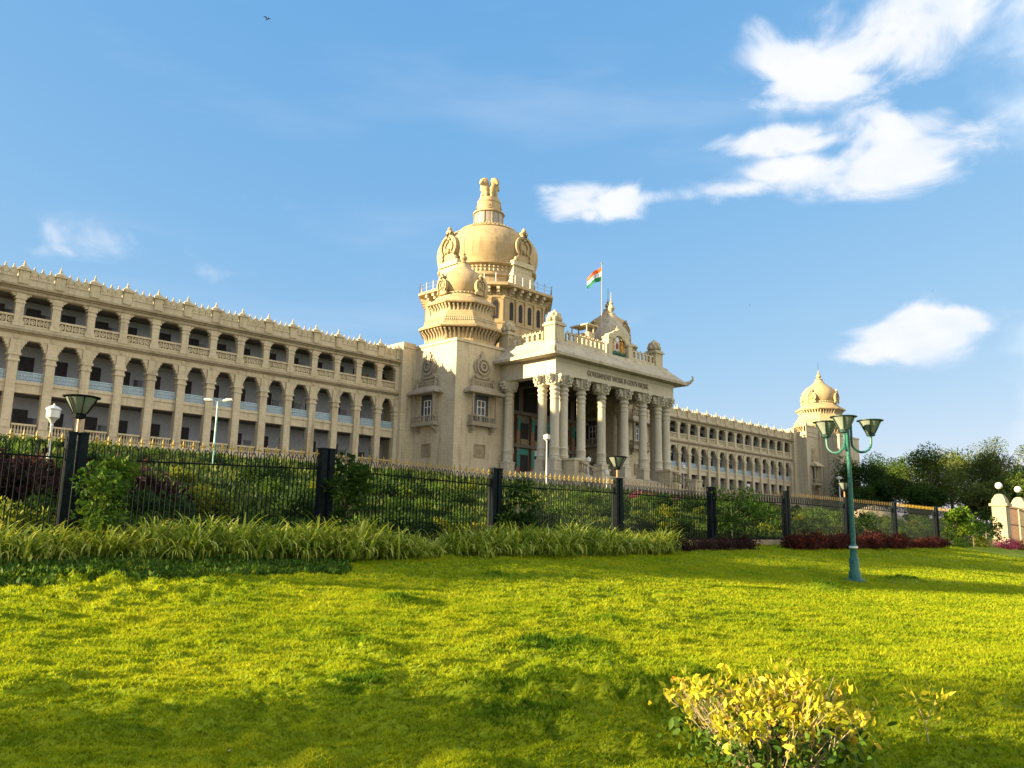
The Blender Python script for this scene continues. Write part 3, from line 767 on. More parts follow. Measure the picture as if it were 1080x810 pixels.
gd = gd.build('lantern_drum', plain_mat('drum_glazing', (.26, .235, .20), .3, var=.2), dome)
gf = MB()
for k in range(12):
    a = 2 * math.pi * k / 12; gf.tube([(DC[0] + 2.8 * math.cos(a), DC[1] + 2.8 * math.sin(a), 57.55), (DC[0] + 2.8 * math.cos(a), DC[1] + 2.8 * math.sin(a), 60.15)], .09, 6)
gf.lathe([(2.85, 60.05), (3.05, 60.15), (3.0, 60.4), (2.5, 60.45)], (DC[0], DC[1], 0), 32); gf.lathe([(2.9, 57.5), (2.95, 57.7)], (DC[0], DC[1], 0), 32)
gf.build('drum_frame', DOME, dome)
ab = MB(); ab.lathe([(2.35, 60.4), (2.45, 60.65), (2.2, 60.85), (2.12, 62.3), (2.25, 62.45), (2.25, 62.7), (2.0, 62.85), (1.95, 63.3)], (DC[0], DC[1], 0), 32)
for a in range(4):
    t = R(90) * a + R(0); n = 16
    s0 = len(ab.v)
    ab.prism([(.62 * math.cos(2 * math.pi * k / n), 61.5 + .62 * math.sin(2 * math.pi * k / n)) for k in range(n)], 'y', -2.32, -2.0)
    ab.prism([(.25 * math.cos(2 * math.pi * k / n), 61.5 + .25 * math.sin(2 * math.pi * k / n)) for k in range(n)], 'y', -2.42, -2.0)
    ab.xform(s0, Matrix.Translation((DC[0], DC[1], 0)) @ Matrix.Rotation(t + R(45), 4, 'Z'))
ab.build('abacus', DOME, dome)
def lion_mesh():
    m = MB()                                   # faces -Y, seated back to back, feet at z = 63.25
    z = 61.65
    m.ball((0, -.45, z + 2.75), .80, .78, 1.45, 14, 10)             # chest and back
    m.ball((0, -.95, z + 3.2), .86, .72, 1.0, 14, 9)               # mane
    m.ball((0, -1.25, z + 4.35), .80, .80, .92, 14, 9); m.ball((0, -1.9, z + 4.62), .5, .3, .25, 10, 6)             # maned head
    m.ball((0, -1.85, z + 4.25), .46, .50, .46, 12, 8)             # muzzle
    m.ball((0, -2.15, z + 4.0), .32, .28, .22, 10, 6)              # jaw
    for sx in (-1, 1):
        m.ball((sx * .58, -1.15, z + 5.0), .15, .12, .16, 8, 6)    # ears
        m.tube([(sx * .52, -1.1, z + 2.6), (sx * .56, -1.3, z + 1.4), (sx * .56, -1.4, z + .3)], [.40, .28, .25], 10)
        m.ball((sx * .48, -1.5, z + .2), .32, .46, .22, 10, 6)     # paws
        m.ball((sx * .72, -.3, z + .75), .42, .62, .75, 10, 7)     # haunch
    me = m.mesh('lion', DOME)
    o = bpy.data.objects.new('tmp', me); COL.objects.link(o)
    rm = o.modifiers.new('r', 'REMESH'); rm.mode = 'VOXEL'; rm.voxel_size = .10
    sm = o.modifiers.new('s', 'SMOOTH'); sm.iterations = 3
    dg = bpy.context.evaluated_depsgraph_get(); me2 = bpy.data.meshes.new_from_object(o.evaluated_get(dg)); me2.name = 'lion'
    bpy.data.objects.remove(o); me2.shade_smooth(); return me2
LION = lion_mesh()
for a in range(4):
    link('lion', LION, dome, (DC[0], DC[1], -.12 * 63.25), (0, 0, R(90) * a), (1.06, 1.06, 1.12))

# ---------------------------------------------------------------- portico
EX0, EX1, EY0, EY1 = 84.5, 118.0, 77.3, 91.5
pm = MB()
pm.box(86.2, 115.8, 78.75, 97.0, 6.5, 9.45)                       # floor
pm.box(86.3, 115.5, 78.75, 80.2, 23.3, 25.75); pm.box(86.3, 87.9, 80.2, 90, 23.3, 25.75); pm.box(113.9, 115.5, 80.2, 90, 23.3, 25.75)
pm.box(86.2, 115.6, 78.65, 78.75, 25.2, 25.75); pm.box(86.2, 115.6, 78.67, 78.75, 23.3, 23.5)
portico = pm.build('portico', GRANITE, BUILD)
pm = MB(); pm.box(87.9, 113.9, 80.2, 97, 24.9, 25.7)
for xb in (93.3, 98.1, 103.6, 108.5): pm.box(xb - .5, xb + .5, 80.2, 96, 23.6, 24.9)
pm.build('coffered_ceiling', plain_mat('shade_dark_ceiling', (.11, .095, .07), .9), portico)  # near-black tone paints the portico's deep shade into the ceiling
ev = MB()
def rect(x0, x1, y0, y1): return [(x0, y0), (x1, y0), (x1, y1), (x0, y1)]
ev.loft([(rect(EX0, EX1, EY0, EY1), 25.80), (rect(EX0 - .05, EX1 + .05, EY0 - .05, EY1), 26.2), (rect(EX0 + .7, EX1 - .7, EY0 + .7, EY1), 26.7), (rect(85.9, 116.4, 78.7, EY1), 27.4), (rect(86.8, 115.4, 79.6, EY1), 28.2), (rect(86.9, 115.3, 79.7, EY1), 28.6)])
for x, y in ((EX0, EY0), (EX1, EY0)):
    sx = -1 if x < 100 else 1
    ev.tube([(x - sx * .5, y + .5, 26.2), (x + sx * .1, y - .1, 26.35), (x + sx * .45, y - .45, 26.8), (x + sx * .5, y - .5, 27.3), (x + sx * .3, y - .3, 27.5)], [.3, .28, .2, .14, .06], 8)
eave = ev.build('eave_roof', EAVE, portico)
COLX = [87.05, 88.9, 92.8, 97.5, 103.1, 107.95, 112.0, 114.3]
COLS = [(x, 79.5) for x in COLX] + [(87.05, 81.9), (87.05, 88.9), (114.3, 81.9), (114.3, 88.9)]
def column_mesh():
    m = MB()
    m.box(-.82, .82, -.82, .82, 9.44, 9.75); m.box(-.75, .75, -.75, .75, 9.75, 10.95); m.box(-.82, .82, -.82, .82, 10.95, 11.15)
    m.lathe([(.80, 11.15), (.84, 11.3), (.80, 11.42), (.72, 11.46), (.78, 11.6), (.72, 11.72), (.73, 12.6), (.77, 12.66), (.77, 12.8), (.72, 12.86), (.68, 13.0), (.655, 17.0), (.635, 19.7), (.70, 19.76), (.70, 19.92), (.64, 19.98),
             (.64, 20.35), (.72, 20.42), (.74, 20.62), (.64, 20.7), (.60, 20.9), (.72, 21.0), (.80, 21.2), (.72, 21.4), (.6, 21.5), (.66, 21.62), (.86, 21.8)], n=24)
    return m.mesh('column', GRANITE)
def capital_mesh():
    m = MB()
    m.box(-.85, .85, -.85, .85, 21.8, 22.05); m.box(-.68, .68, -.68, .68, 22.05, 23.25)
    for a in range(4):
        s0 = len(m.v)
        m.prism([(-.6, 22.05), (-.95, 22.1), (-1.0, 22.35), (-1.15, 22.4), (-1.2, 22.7), (-1.42, 22.75), (-1.5, 23.05), (-1.5, 23.28), (-.6, 23.28)], 'x', -.36, .36)
        for x in (-.3, .3):
            m.ball((x, -1.1, 22.15), .2, n=8, m=5); m.ball((x, -1.38, 22.55), .2, n=8, m=5); m.ball((x, -1.52, 22.95), .16, n=8, m=5)
        m.ball((0, -1.25, 22.3), .18, .2, .3, 8, 5)
        m.xform(s0, Matrix.Rotation(R(90) * a, 4, 'Z'))
    return m.mesh('capital', GRANITE)
CM, KM = column_mesh(), capital_mesh()
for x, y in COLS:
    link('column', CM, portico, (x, y, 0)); link('capital', KM, portico, (x, y, 0))
# parapet
pp = MB()
def pierced_rail(m, p, q, z0):
    p, q = Vector(p), Vector(q); L_ = (q - p).length; d = (q - p) / L_; nrm = Vector((d.y, -d.x))
    k = max(2, round(L_ / 1.05))
    c = (p + q) / 2
    obox(m, c, d, nrm, L_, -.2, .2, z0, z0 + .45)
    for i in range(k):
        cc = p + d * L_ * (i + .5) / k; w = L_ / k; n = 14
        for e in range(n):       # keyhole ring
            a0, a1 = R(-50 + 280 * e / n), R(-50 + 280 * (e + 1) / n)
            ro, ri = w * .47, w * .30
            vs = []
            for dep in (-.14, .14):
                for r_, a in ((ro, a0), (ro, a1), (ri, a1), (ri, a0)):
                    q_ = cc + d * (r_ * math.cos(a)) + nrm * dep; vs.append((q_.x, q_.y, z0 + 1.15 + r_ * math.sin(a) * 1.15))
            m.add(vs, [(0, 1, 2, 3), (7, 6, 5, 4), (0, 4, 5, 1), (1, 5, 6, 2), (2, 6, 7, 3), (3, 7, 4, 0)])
        for sgn in (-1, 1): obox(m, cc + d * sgn * w * .38, d, nrm, w * .2, -.13, .13, z0 + .45, z0 + .9)
        obox(m, cc + d * w * .5, d, nrm, w * .14, -.1, .1, z0 + .45, z0 + 1.75); m.ball((cc.x, cc.y, z0 + 1.82), .13, n=6, m=5)
ZR = 28.6
for p_, q_ in (((89.9, 80.15), (99.0, 80.15)), ((105.9, 80.15), (112.0, 80.15)), ((87.7, 90.0), (87.7, 82.6)), ((114.5, 82.6), (114.5, 90.0))):
    pp = MB(); pierced_rail(pp, p_, q_, ZR); pp.build('parapet_railing', TRIM, portico)
def lotus_post(x, y, w):
    m = MB()
    m.cbox((x, y), w, w, 28.2, 30.9); m.cbox((x, y), w + .35, w + .35, 28.2, 28.7); m.cbox((x, y), w + .45, w + .45, 30.9, 31.2); m.cbox((x, y), w + .1, w + .1, 31.2, 31.45)
    m.lathe([(.55, 31.45), (.85, 31.7), (.95, 32.2), (.85, 32.7), (.5, 33.1), (.2, 33.3), (.05, 33.5)], (x, y, 0), 16)
    for zc, r, n in ((31.95, .95, 8), (32.5, .78, 8)):
        for k in range(n):
            a = 2 * math.pi * (k + (.5 if zc > 32.2 else 0)) / n
            m.ball((x + r * math.cos(a), y + r * math.sin(a), zc), .26, .26, .42, 8, 6)
    return m.build('lotus_post', TRIM, portico)
for x, y, w in ((88.3, 80.9, 2.1), (113.2, 80.9, 2.0), (88.3, 90.6, 2.0), (113.2, 90.6, 2.0)): lotus_post(x, y, w)
# pediment with the arms
pd = MB()
pd.box(99.5, 100.5, 79.7, 80.9, 28.2, 31.2); pd.box(104.6, 105.6, 79.7, 80.9, 28.2, 30.7); pd.box(99.38, 100.62, 79.6, 81.0, 31.2, 31.45); pd.box(104.48, 105.72, 79.6, 81.0, 30.7, 30.95)
pd.box(100.5, 104.6, 80.45, 80.9, 28.2, 31.2)
arch = [(99.6, 31.4), (99.5, 32.6), (100.0, 33.2), (100.6, 33.3), (101.1, 33.9), (101.8, 34.05), (102.45, 34.5), (103.1, 34.05), (103.8, 33.9), (104.3, 33.3), (104.9, 33.2), (105.4, 32.6), (105.3, 31.4),
        (104.4, 31.4), (104.1, 32.2), (103.5, 32.4), (103.2, 32.9), (102.45, 33.15), (101.7, 32.9), (101.4, 32.4), (100.8, 32.2), (100.5, 31.4)]
arch = [(102.5 + (x - 102.45) * .95, 30.6 + (z - 31.4) * .80) for x, z in arch]
pd.prism(arch, 'y', 79.9, 80.85)
pd.lathe([(.2, 33.0), (.24, 33.2), (.1, 33.3), (.03, 33.7)], (102.5, 80.4, 0), 10)
ped = pd.build('pediment', TRIM, portico)
em = MB(); em.lathe([(.05, 29.3), (.45, 29.8), (.62, 30.4), (.55, 31.0), (.3, 31.3)], (102.45, 80.5, 0), 14, 0, 1, .3)
em.ball((102.45, 80.4, 31.35), .55, .22, .55, 12, 8); em.ball((102.05, 80.35, 31.95), .2, .18, .25, 8, 6); em.ball((102.85, 80.35, 31.95), .2, .18, .25, 8, 6)
em.build('shield_with_bird', WHCL, ped)
for nm, mat, sx in (('rampant_beast', YEL, -1), ('rampant_beast', YEL, 1)):
    e = MB(); x = 102.45 + sx * 1.25
    e.ball((x, 80.4, 30.2), .38, .22, .62, 10, 7); e.ball((x - sx * .05, 80.35, 30.95), .32, .24, .32, 10, 7)
    e.tube([(x, 80.38, 30.4), (x - sx * .45, 80.34, 30.7)], .14, 8); e.tube([(x, 80.38, 30.1), (x - sx * .45, 80.34, 30.25)], .14, 8)
    e.tube([(x, 80.38, 29.9), (x - sx * .1, 80.34, 29.3)], .2, 8); e.tube([(x + sx * .25, 80.38, 29.9), (x + sx * .5, 80.34, 29.3)], .18, 8)
    e.tube([(x + sx * .3, 80.4, 30.0), (x + sx * .65, 80.38, 30.5), (x + sx * .5, 80.38, 31.0)], .08, 6)
    e.build(nm, mat, ped)
    e = MB(); e.ball((x + sx * .12, 80.42, 31.2), .42, .2, .4, 10, 7); e.build('red_mane', RED, ped)
e = MB(); e.tube([(100.5, 80.35, 29.3), (101.2, 80.3, 28.95), (102.45, 80.28, 29.15), (103.7, 80.3, 28.95), (104.4, 80.35, 29.3)], [.25, .36, .38, .36, .25], 10)
for k in range(9): e.ball((100.6 + k * .46, 80.3, 29.25 + .12 * (k % 2)), .24, .16, .2, 8, 5)
e.build('foliage_base', plain_mat('dark_green_paint', (.01, .07, .04), .6), ped)
e = MB(); e.lathe([(.04, 29.75), (.26, 30.0), (.34, 30.4), (.28, 30.75), (.05, 30.85)], (102.45, 80.3, 0), 12, 0, 1, .25); e.build('red_shield', RED, ped)
# small dome behind the pediment
sd = MB(); sc_ = (105.3, 83.8)
sd.lathe([(2.5, 27.6), (2.5, 31.2), (2.9, 31.5), (3.05, 32.2), (3.0, 32.9), (2.7, 33.7), (2.1, 34.5), (1.5, 35.2), (1.0, 35.9), (.7, 36.6), (.75, 36.8), (.35, 37.0), (.3, 37.2), (.62, 37.7), (.45, 38.2), (.2, 38.4), (.36, 38.7), (.1, 39.0), (.04, 40.6)], (sc_[0], sc_[1], 0), 32)
small = sd.build('small_dome', EAVE, portico)
for a in range(4):
    M = Matrix.Translation((sc_[0], sc_[1], 0)) @ Matrix.Rotation(R(45 + 90 * a), 4, 'Z') @ Matrix.Translation((0, -2.85, 31.6))
    placed(horseshoe, M, 1.4, 2.0, .22, False).build('dome_ornament', EAVE, small)
q = MB(); q.box(98.2, 99.6, 82.6, 85.4, 28.2, 32.3); q.box(97.4, 99.9, 82.2, 85.9, 33.3, 33.5)
for x in (97.6, 99.2):
    for y in (82.5, 85.6): q.box(x, x + .16, y, y + .16, 32.0, 33.3)
q.build('roof_hut', TRIM, portico)
# inscription
def text_mesh(s_, size, ext, font=None):
    cu = bpy.data.curves.new('inscription', 'FONT'); cu.body = s_; cu.size = size; cu.extrude = ext; cu.align_x = 'CENTER'; cu.align_y = 'CENTER'; cu.resolution_u = 3
    o = bpy.data.objects.new('t', cu); COL.objects.link(o)
    dg = bpy.context.evaluated_depsgraph_get(); me = bpy.data.meshes.new_from_object(o.evaluated_get(dg)); bpy.data.objects.remove(o); return me
tm = text_mesh("GOVERNMENT WORK IS GOD'S WORK", 1.15, .09); tm.materials.clear(); tm.materials.append(stone_mat('raised_letters', (.22, .185, .125), (.26, .22, .15), (.30, .255, .175), ashlar=False, stain=.2))
wid = max(v.co.x for v in tm.vertices) * 2
link('inscription', tm, portico, (100.8, 78.70, 24.35), (R(90), 0, 0), (15.2 / wid, 1.0, 1.0))
# entrance wall inside
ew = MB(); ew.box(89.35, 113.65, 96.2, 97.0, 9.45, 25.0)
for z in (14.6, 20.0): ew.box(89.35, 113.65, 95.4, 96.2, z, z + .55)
ew = ew.build('entrance_wall', plain_mat('hall_wall', (.17, .15, .12), .8, var=.15, scale=1), portico)  # wall colour lowered to carry the shade inside the portico
for x in (90.6, 94.9, 99.2, 103.5, 107.8, 112.1): MB().box(x - 1.55, x + 1.55, 96.05, 96.2, 20.55, 24.6).build('upper_shade_panel', DARK, ew)  # dark panels added to paint the upper wall's shade
for i, x in enumerate((91.0, 94.4, 97.8, 101.2, 104.6, 108.0, 111.4)):
    for z, h in ((9.45, 4.0), (15.15, 3.6)):
        MB().box(x - .95, x + .95, 96.05, 96.2, z, z + h).build('door', DARK, ew)
    xp = x + 1.7
    if xp < 113:
        g = MB(); g.box(xp - .4, xp + .4, 95.7, 96.2, 9.45, 14.6); g.box(xp - .4, xp + .4, 95.7, 96.2, 15.15, 20.0); g.build('pilaster', BROWN, ew)
        MB().box(xp - .36, xp + .36, 95.6, 95.7, 11.5, 14.3).build('teal_panel', TEAL, ew); MB().box(xp - .3, xp + .3, 95.6, 95.7, 17.4, 19.6).build('teal_panel', TEAL, ew)
    MB().box(x - .95, x + .95, 95.98, 96.2, 13.55, 14.5).build('door_transom', TEAL if i % 2 == 0 else WHITE, ew); MB().box(x - .95, x + .95, 95.9, 96.05, 15.15, 16.1).build('balcony_front', SOOT_SHADE, ew)
# side screen between the first column and the tower
sp = MB(); sp.box(87.0, 89.3, 90.05, 90.4, 9.45, 25.7) if False else None
# stairs
st = MB()
for k in range(16): st.box(90.5, 111.5, 78.75 - .40 * (k + 1), 78.75 - .40 * k, 6.2, 9.45 - .165 * (k + 1))
steps = st.build('entrance_steps', PAVEM, BUILD)
for x in (89.3, 112.2):
    c = MB(); c.box(x - 1.2, x + 1.2, 76.6, 78.75, 6.5, 10.95); c.box(x - 1.35, x + 1.35, 76.45, 78.9, 10.95, 11.25)
    c.build('stair_pedestal', TRIM, steps)
    MB().box(x - .9, x + .9, 72.0, 73.5, 6.3, 9.3).box(x - 1.0, x + 1.0, 71.9, 73.6, 9.3, 9.55).build('stair_pedestal', TRIM, steps)
    c = MB()
    c.prism([(73.5, 9.45), (76.6, 10.7), (76.6, 10.9), (73.5, 9.65)], 'x', x - .25, x + .25)
    c.prism([(73.5, 8.4), (76.6, 9.5), (76.6, 9.7), (73.5, 8.6)], 'x', x - .25, x + .25)
    for k in range(7):
        t = (k + .5) / 7; y = 73.5 + 3.1 * t; c.lathe([(.08, 8.55 + 1.1 * t), (.15, 8.85 + 1.1 * t), (.08, 9.2 + 1.15 * t), (.12, 9.5 + 1.2 * t)], (x, y, 0), 8)
    c.build('stair_balustrade', SOOT_SHADE, steps)
c = MB(); c.box(113.6, 150, 73.2, 73.6, 6.2, 8.4); c.box(113.6, 150, 73.1, 73.7, 8.4, 8.6)
c.build('terrace_parapet', CREAM, BUILD)

# ---------------------------------------------------------------- far end pavilion with its own turret
ep = MB()
ep.box(198.6, 200.3, 99.3, 114, 6.5, 28.9); ep.box(198.5, 200.4, 99.2, 114, 28.3, 28.6)
ep.box(200.3, 208.4, 97.0, 114, 6.5, 28.2); ep.box(200.2, 208.4, 96.85, 114, 27.1, 27.4); ep.box(200.2, 208.4, 96.9, 97.3, 28.2, 30.0); ep.box(200.1, 208.4, 96.8, 97.4, 29.6, 29.9)
ep.box(200.2, 201.0, 96.75, 97.6, 6.5, 30.4); ep.box(207.4, 208.35, 96.6, 97.6, 6.5, 29.2)
ep.box(208.4, 220.2, 91.9, 112, 6.5, 27.6); ep.box(208.25, 220.35, 91.75, 112.1, 27.6, 27.95); ep.box(208.25, 220.35, 91.75, 112.1, 6.5, 10.3)
endp = ep.build('end_pavilion', STONE, BUILD)
turret(endp, (214.6, 99.5), 1.13, 28.0)
M = Matrix.Translation((204.3, 97.0, -1.2))
placed(balcony_shell, M @ Matrix.Scale(.62, 4, (1, 0, 0))).build('balcony', TRIM, endp)
placed(window_leaf, M @ Matrix.Scale(.6, 4, (1, 0, 0))).build('window', GLASSY, endp)
placed(horseshoe, M @ Matrix.Translation((0, 0, 23.3)), 2.4, 3.4, .14).build('wall_medallion', TRIM, endp)
MB().box(202.6, 206.0, 96.8, 97.0, 10.2, 14.6).build('ground_window', SOOT_SHADE, endp)
M = Matrix.Translation((214.4, 91.9, -1.4))
placed(balcony_shell, M @ Matrix.Scale(1.25, 4, (0, 1, 0))).build('balcony', TRIM, endp)
placed(window_leaf, M).build('window', GLASSY, endp)
q = MB()
for x in (211.7, 217.1): q.box(x - .3, x + .3, 89.9, 90.5, 6.5, 14.6)
q.build('porch_post', TRIM, endp)
MB().tube([(222.5, 104, 27), (222.5, 104, 44)], [.16, .05], 6).build('radio_mast', plain_mat('red_white_mast', (.5, .25, .22), .5), endp)

# ================================================================== flag on the portico roof
fp = thing('flagpole', 'tall thin flagpole rising from the portico roof behind the pediment', 'flagpole', (101.0, 83.4, 31))
MB().tube([(101.0, 82.3, 28.2), (101.0, 82.3, 44.1)], [.09, .05], 8).build('pole', STEEL, fp)
MB().ball((101.0, 82.3, 44.15), .14, n=8, m=6).build('pole_cap', GOLD, fp)
def flag_strip(t0, t1):
    """tricolour cloth blowing from the pole; t runs from the top hem to the bottom hem"""
    nu, nv_ = 18, 4; vs = []; fs = []
    for i in range(nu + 1):
        u = i / nu
        for j in range(nv_ + 1):
            t = t0 + (t1 - t0) * j / nv_
            hx = 2.35 * u; wv = .22 * math.sin(u * 7 + t * 1.5) * (.3 + u)
            x = 101.0 - .72 * hx + .69 * wv; y = 82.3 + .69 * hx + .72 * wv
            z = 43.7 - 2.35 * t * (1 - .25 * u) - 2.0 * u ** 1.15 - .1 * math.sin(u * 9)
            vs.append((x, y, z))
    for i in range(nu):
        for j in range(nv_):
            a = i * (nv_ + 1) + j; fs.append((a, a + 1, a + nv_ + 2, a + nv_ + 1))
    m = MB(); m.add(vs, fs); return m
fl = thing('flag', 'saffron, white and green national flag drooping from the roof flagpole', 'flag', (101.0, 82.3, 41))
for nm, mat, a, b_ in (('saffron_band', SAFF, 0, 1 / 3), ('white_band', WHCL, 1 / 3, 2 / 3), ('green_band', GRCL, 2 / 3, 1)):
    flag_strip(a, b_).build(nm, mat, fl)
w = MB(); n = 18; cpt = Vector((101.0 - .72 * 1.175, 82.3 + .69 * 1.175, 43.7 - 1.175 * .875 - 2.0 * .5 ** 1.15 - .1 * math.sin(4.5)))
wv = .22 * math.sin(3.5 + .75) * .8; cpt += Vector((.69 * wv, .72 * wv, 0)) + Vector((-.69, -.72, 0)) * .05
for k in range(n):
    a0, a1 = 2 * math.pi * k / n, 2 * math.pi * (k + 1) / n
    f = lambda r_, a: (cpt.x - .72 * r_ * math.cos(a), cpt.y + .69 * r_ * math.cos(a), cpt.z + r_ * math.sin(a) - .5 * r_ * math.cos(a))
    w.add([f(.26, a0), f(.26, a1), f(.2, a1), f(.2, a0)], [(0, 1, 2, 3)])
    if k % 2 == 0: w.add([f(.2, a0 - .04), f(.2, a0 + .04), f(0.0, a0)], [(0, 1, 2)])
w.build('blue_wheel', NAVY, fl, smooth=False)

# ================================================================== iron fence
PX = [-.4, 6.14, 12.58, 19.05, 25.5, 32.12, 38.85, 45.66, 52.44, 59.49, 66.4]
PT = [2.0, 2.08, 2.30, 2.23, 2.33, 2.36, 2.55, 2.58, 2.62, 2.63, 2.66]
g = MB(); g.lathe([(.014, .02), (.022, .05), (.012, .08), (.026, .14), (.004, .23)], (0, 0, 0), 6); g.box(-.06, .06, -.010, .010, .085, .11)
g.ball((-.06, 0, .097), .02, n=6, m=4); g.ball((.06, 0, .097), .02, n=6, m=4); SPEAR = g.mesh('spear_tip', GOLD)
fence = thing('iron_fence', 'black iron railing fence with hooped bars and gold spear tips along the lawn', 'fence', (30, FENCE_Y, 0))
for i in range(len(PX) - 1):
    x0, x1 = PX[i] + .24, PX[i + 1] - .24
    def top(x): t = (x - PX[i]) / (PX[i + 1] - PX[i]); return PT[i] * (1 - t) + PT[i + 1] * t - .22
    gz = lambda x: float(z_fence(x)) - .02
    m = MB(); g = MB(); tips = []
    n = int(round((x1 - x0) / .125)); n += n % 2; stp = (x1 - x0) / n
    for off, th_ in ((-.32, .035), (.22, .03)):
        base_ = (lambda x: top(x) + off) if off < 0 else (lambda x: gz(x) + off)
        m.add([(x0, FENCE_Y - .02, base_(x0) - th_ / 2), (x1, FENCE_Y - .02, base_(x1) - th_ / 2), (x1, FENCE_Y + .02, base_(x1) - th_ / 2), (x0, FENCE_Y + .02, base_(x0) - th_ / 2),
               (x0, FENCE_Y - .02, base_(x0) + th_ / 2), (x1, FENCE_Y - .02, base_(x1) + th_ / 2), (x1, FENCE_Y + .02, base_(x1) + th_ / 2), (x0, FENCE_Y + .02, base_(x0) + th_ / 2)],
              [(0, 3, 2, 1), (4, 5, 6, 7), (0, 1, 5, 4), (1, 2, 6, 5), (2, 3, 7, 6), (3, 0, 4, 7)])
    for k in range(n + 1):
        x = x0 + stp * k; zt = top(x)
        m.box(x - .011, x + .011, FENCE_Y - .011, FENCE_Y + .011, gz(x), zt - .10)
        if k % 2 == 0 and k < n:
            m.tube([(x, FENCE_Y, zt - .11), (x + stp * .12, FENCE_Y, zt - .02), (x + stp * .5, FENCE_Y, zt + .03), (x + stp * .88, FENCE_Y, zt - .02), (x + stp, FENCE_Y, zt - .11)], .012, 6)
        if k % 2 == 1 and k < n:
            xs_ = x + stp / 2; zt = top(xs_)
            m.box(xs_ - .009, xs_ + .009, FENCE_Y - .009, FENCE_Y + .009, zt - .32, zt + .02)
            if i < 4: tips.append((xs_, FENCE_Y, zt))
            else: g.lathe([(.014, zt + .02), (.022, zt + .05), (.012, zt + .08), (.026, zt + .14), (.004, zt + .23)], (xs_, FENCE_Y, 0), 6)
    pnl = m.build('railing_panel', IRON, fence)
    for tp in tips[:25]: link('spear_tip', SPEAR, pnl, tp)
    if i >= 4: g.build('spear_tips', GOLD if i > 7 else GOLD_SHADE, pnl)['kind'] = 'stuff'
for i, x in enumerate(PX):
    for dx in (-.125, .125):
        m = MB(); m.box(x + dx - .085, x + dx + .085, FENCE_Y - .12, FENCE_Y + .12, -1.2, PT[i]); m.box(x + dx - .10, x + dx + .10, FENCE_Y - .135, FENCE_Y + .135, PT[i], PT[i] + .04)
        m.build('fence_post', POSTM, fence)
kb = MB(); kb.prism([(-30, -1.4), (72, -.3), (72, .48), (50, .42), (-10, -.62), (-30, -.75)], 'y', 19.86, 20.14); kb.build('kerb_wall', SOOT_SHADE, fence)

DKG = plain_mat('dark_green_paint', (.010, .035, .03), .5)
def cone_lamp(root, x, y, z, s, frame, stem_mat=COPPER, stem=.32):
    """inverted-cone lantern: z is the foot of the stem"""
    MB().tube([(x, y, z), (x, y, z + stem)], .035 * s / .34, 8).build('stem', stem_mat, root)
    z += stem
    sh = MB(); sh.lathe([(.08 * s / .34, z + .08), (.12 * s / .34, z + .10), (s * .94, z + .44 * s / .34)], (x, y, 0), 16, R(22.5))
    fm = MB(); fm.lathe([(.05, z - .02), (.12 * s / .34, z), (.13 * s / .34, z + .1), (.10, z + .11)], (x, y, 0), 10)
    fm.lathe([(s * .95, z + .425 * s / .34), (s * 1.10, z + .44 * s / .34), (s * 1.10, z + .46 * s / .34), (s * .6, z + .475 * s / .34), (.05, z + .48 * s / .34)], (x, y, 0), 16, R(22.5))
    for k in range(6):
        a = R(22.5) + k * math.pi / 3
        fm.tube([(x + .14 * s / .34 * math.cos(a), y + .14 * s / .34 * math.sin(a), z + .1), (x + s * .97 * math.cos(a), y + s * .97 * math.sin(a), z + .42 * s / .34)], .014 * s / .34, 5)
    sh.build('lantern_glass', LAMPG, fm.build('lantern', frame, root))
for px_, zt, lab in ((6.14, 2.12, 'copper stemmed cone lantern on the twin fence posts behind the leafy sapling at far left'), (25.5, 2.37, 'copper stemmed cone lantern on the twin fence posts in front of the portico columns'),
                     (45.66, 2.62, 'small cone lantern on the fence post just left of the tall green lamp post')):
    L_ = thing('post_lantern', lab, 'lantern', (px_, FENCE_Y, zt), 'cone lanterns standing on the fence posts')
    cone_lamp(L_, px_, FENCE_Y, zt, .36, IRON)

# ================================================================== green three-armed lamp post on the lawn
LXp, LYp = 28.17, 12.13; LZ = float(z_lawn(LXp, LYp)); LH = LZ + 5.35
LZ += .16
gl = thing('street_lamp', 'tall green three-armed lamp post standing on the lawn in front of the end tower', 'street lamp', (LXp, LYp, LZ - .16))
m = MB(); m.lathe([(.34, -.32), (.32, -.12), (.20, -.08), (.19, .12), (.15, .18), (.155, .55), (.12, .62), (.11, .85), (.13, .9), (.13, .97), (.085, 1.02), (.075, 2.5), (.066, 5.1), (.075, 5.12), (.075, 5.22), (.03, 5.28), (.01, 5.4)], (LXp, LYp, LZ), 16)
m.build('pole', GREENP, gl)
MB().lathe([(.14, .90), (.145, .93), (.14, .97)], (LXp, LYp, LZ), 16).build('collar_band', WHITE, gl)
vr = Vector((.709, -.705, 0)); vf = Vector((.70, .709, 0))
for ang in (3, 126, 241):
    d = vr * math.cos(R(ang)) + vf * math.sin(R(ang))
    c = Vector((LXp, LYp, LZ))
    pts = [c + d * .13 + Vector((0, 0, 5.2)), c + d * .13 + Vector((0, 0, 4.7))]
    for k in range(0, 9):
        a = math.pi * k / 8; pts.append(c + d * (.47 - .34 * math.cos(a)) + Vector((0, 0, 4.45 - .32 * math.sin(a))))
    pts += [c + d * .815 + Vector((0, 0, 4.62))]
    MB().tube(pts, .042, 8).tube([c + Vector((0, 0, 4.95)), c + d * .16 + Vector((0, 0, 4.95))], .03, 6).build('arm', GREENP, gl)
    p = c + d * .815
    cone_lamp(gl, p.x, p.y, LZ + 4.6, .40, DKG, GREENP, .10)

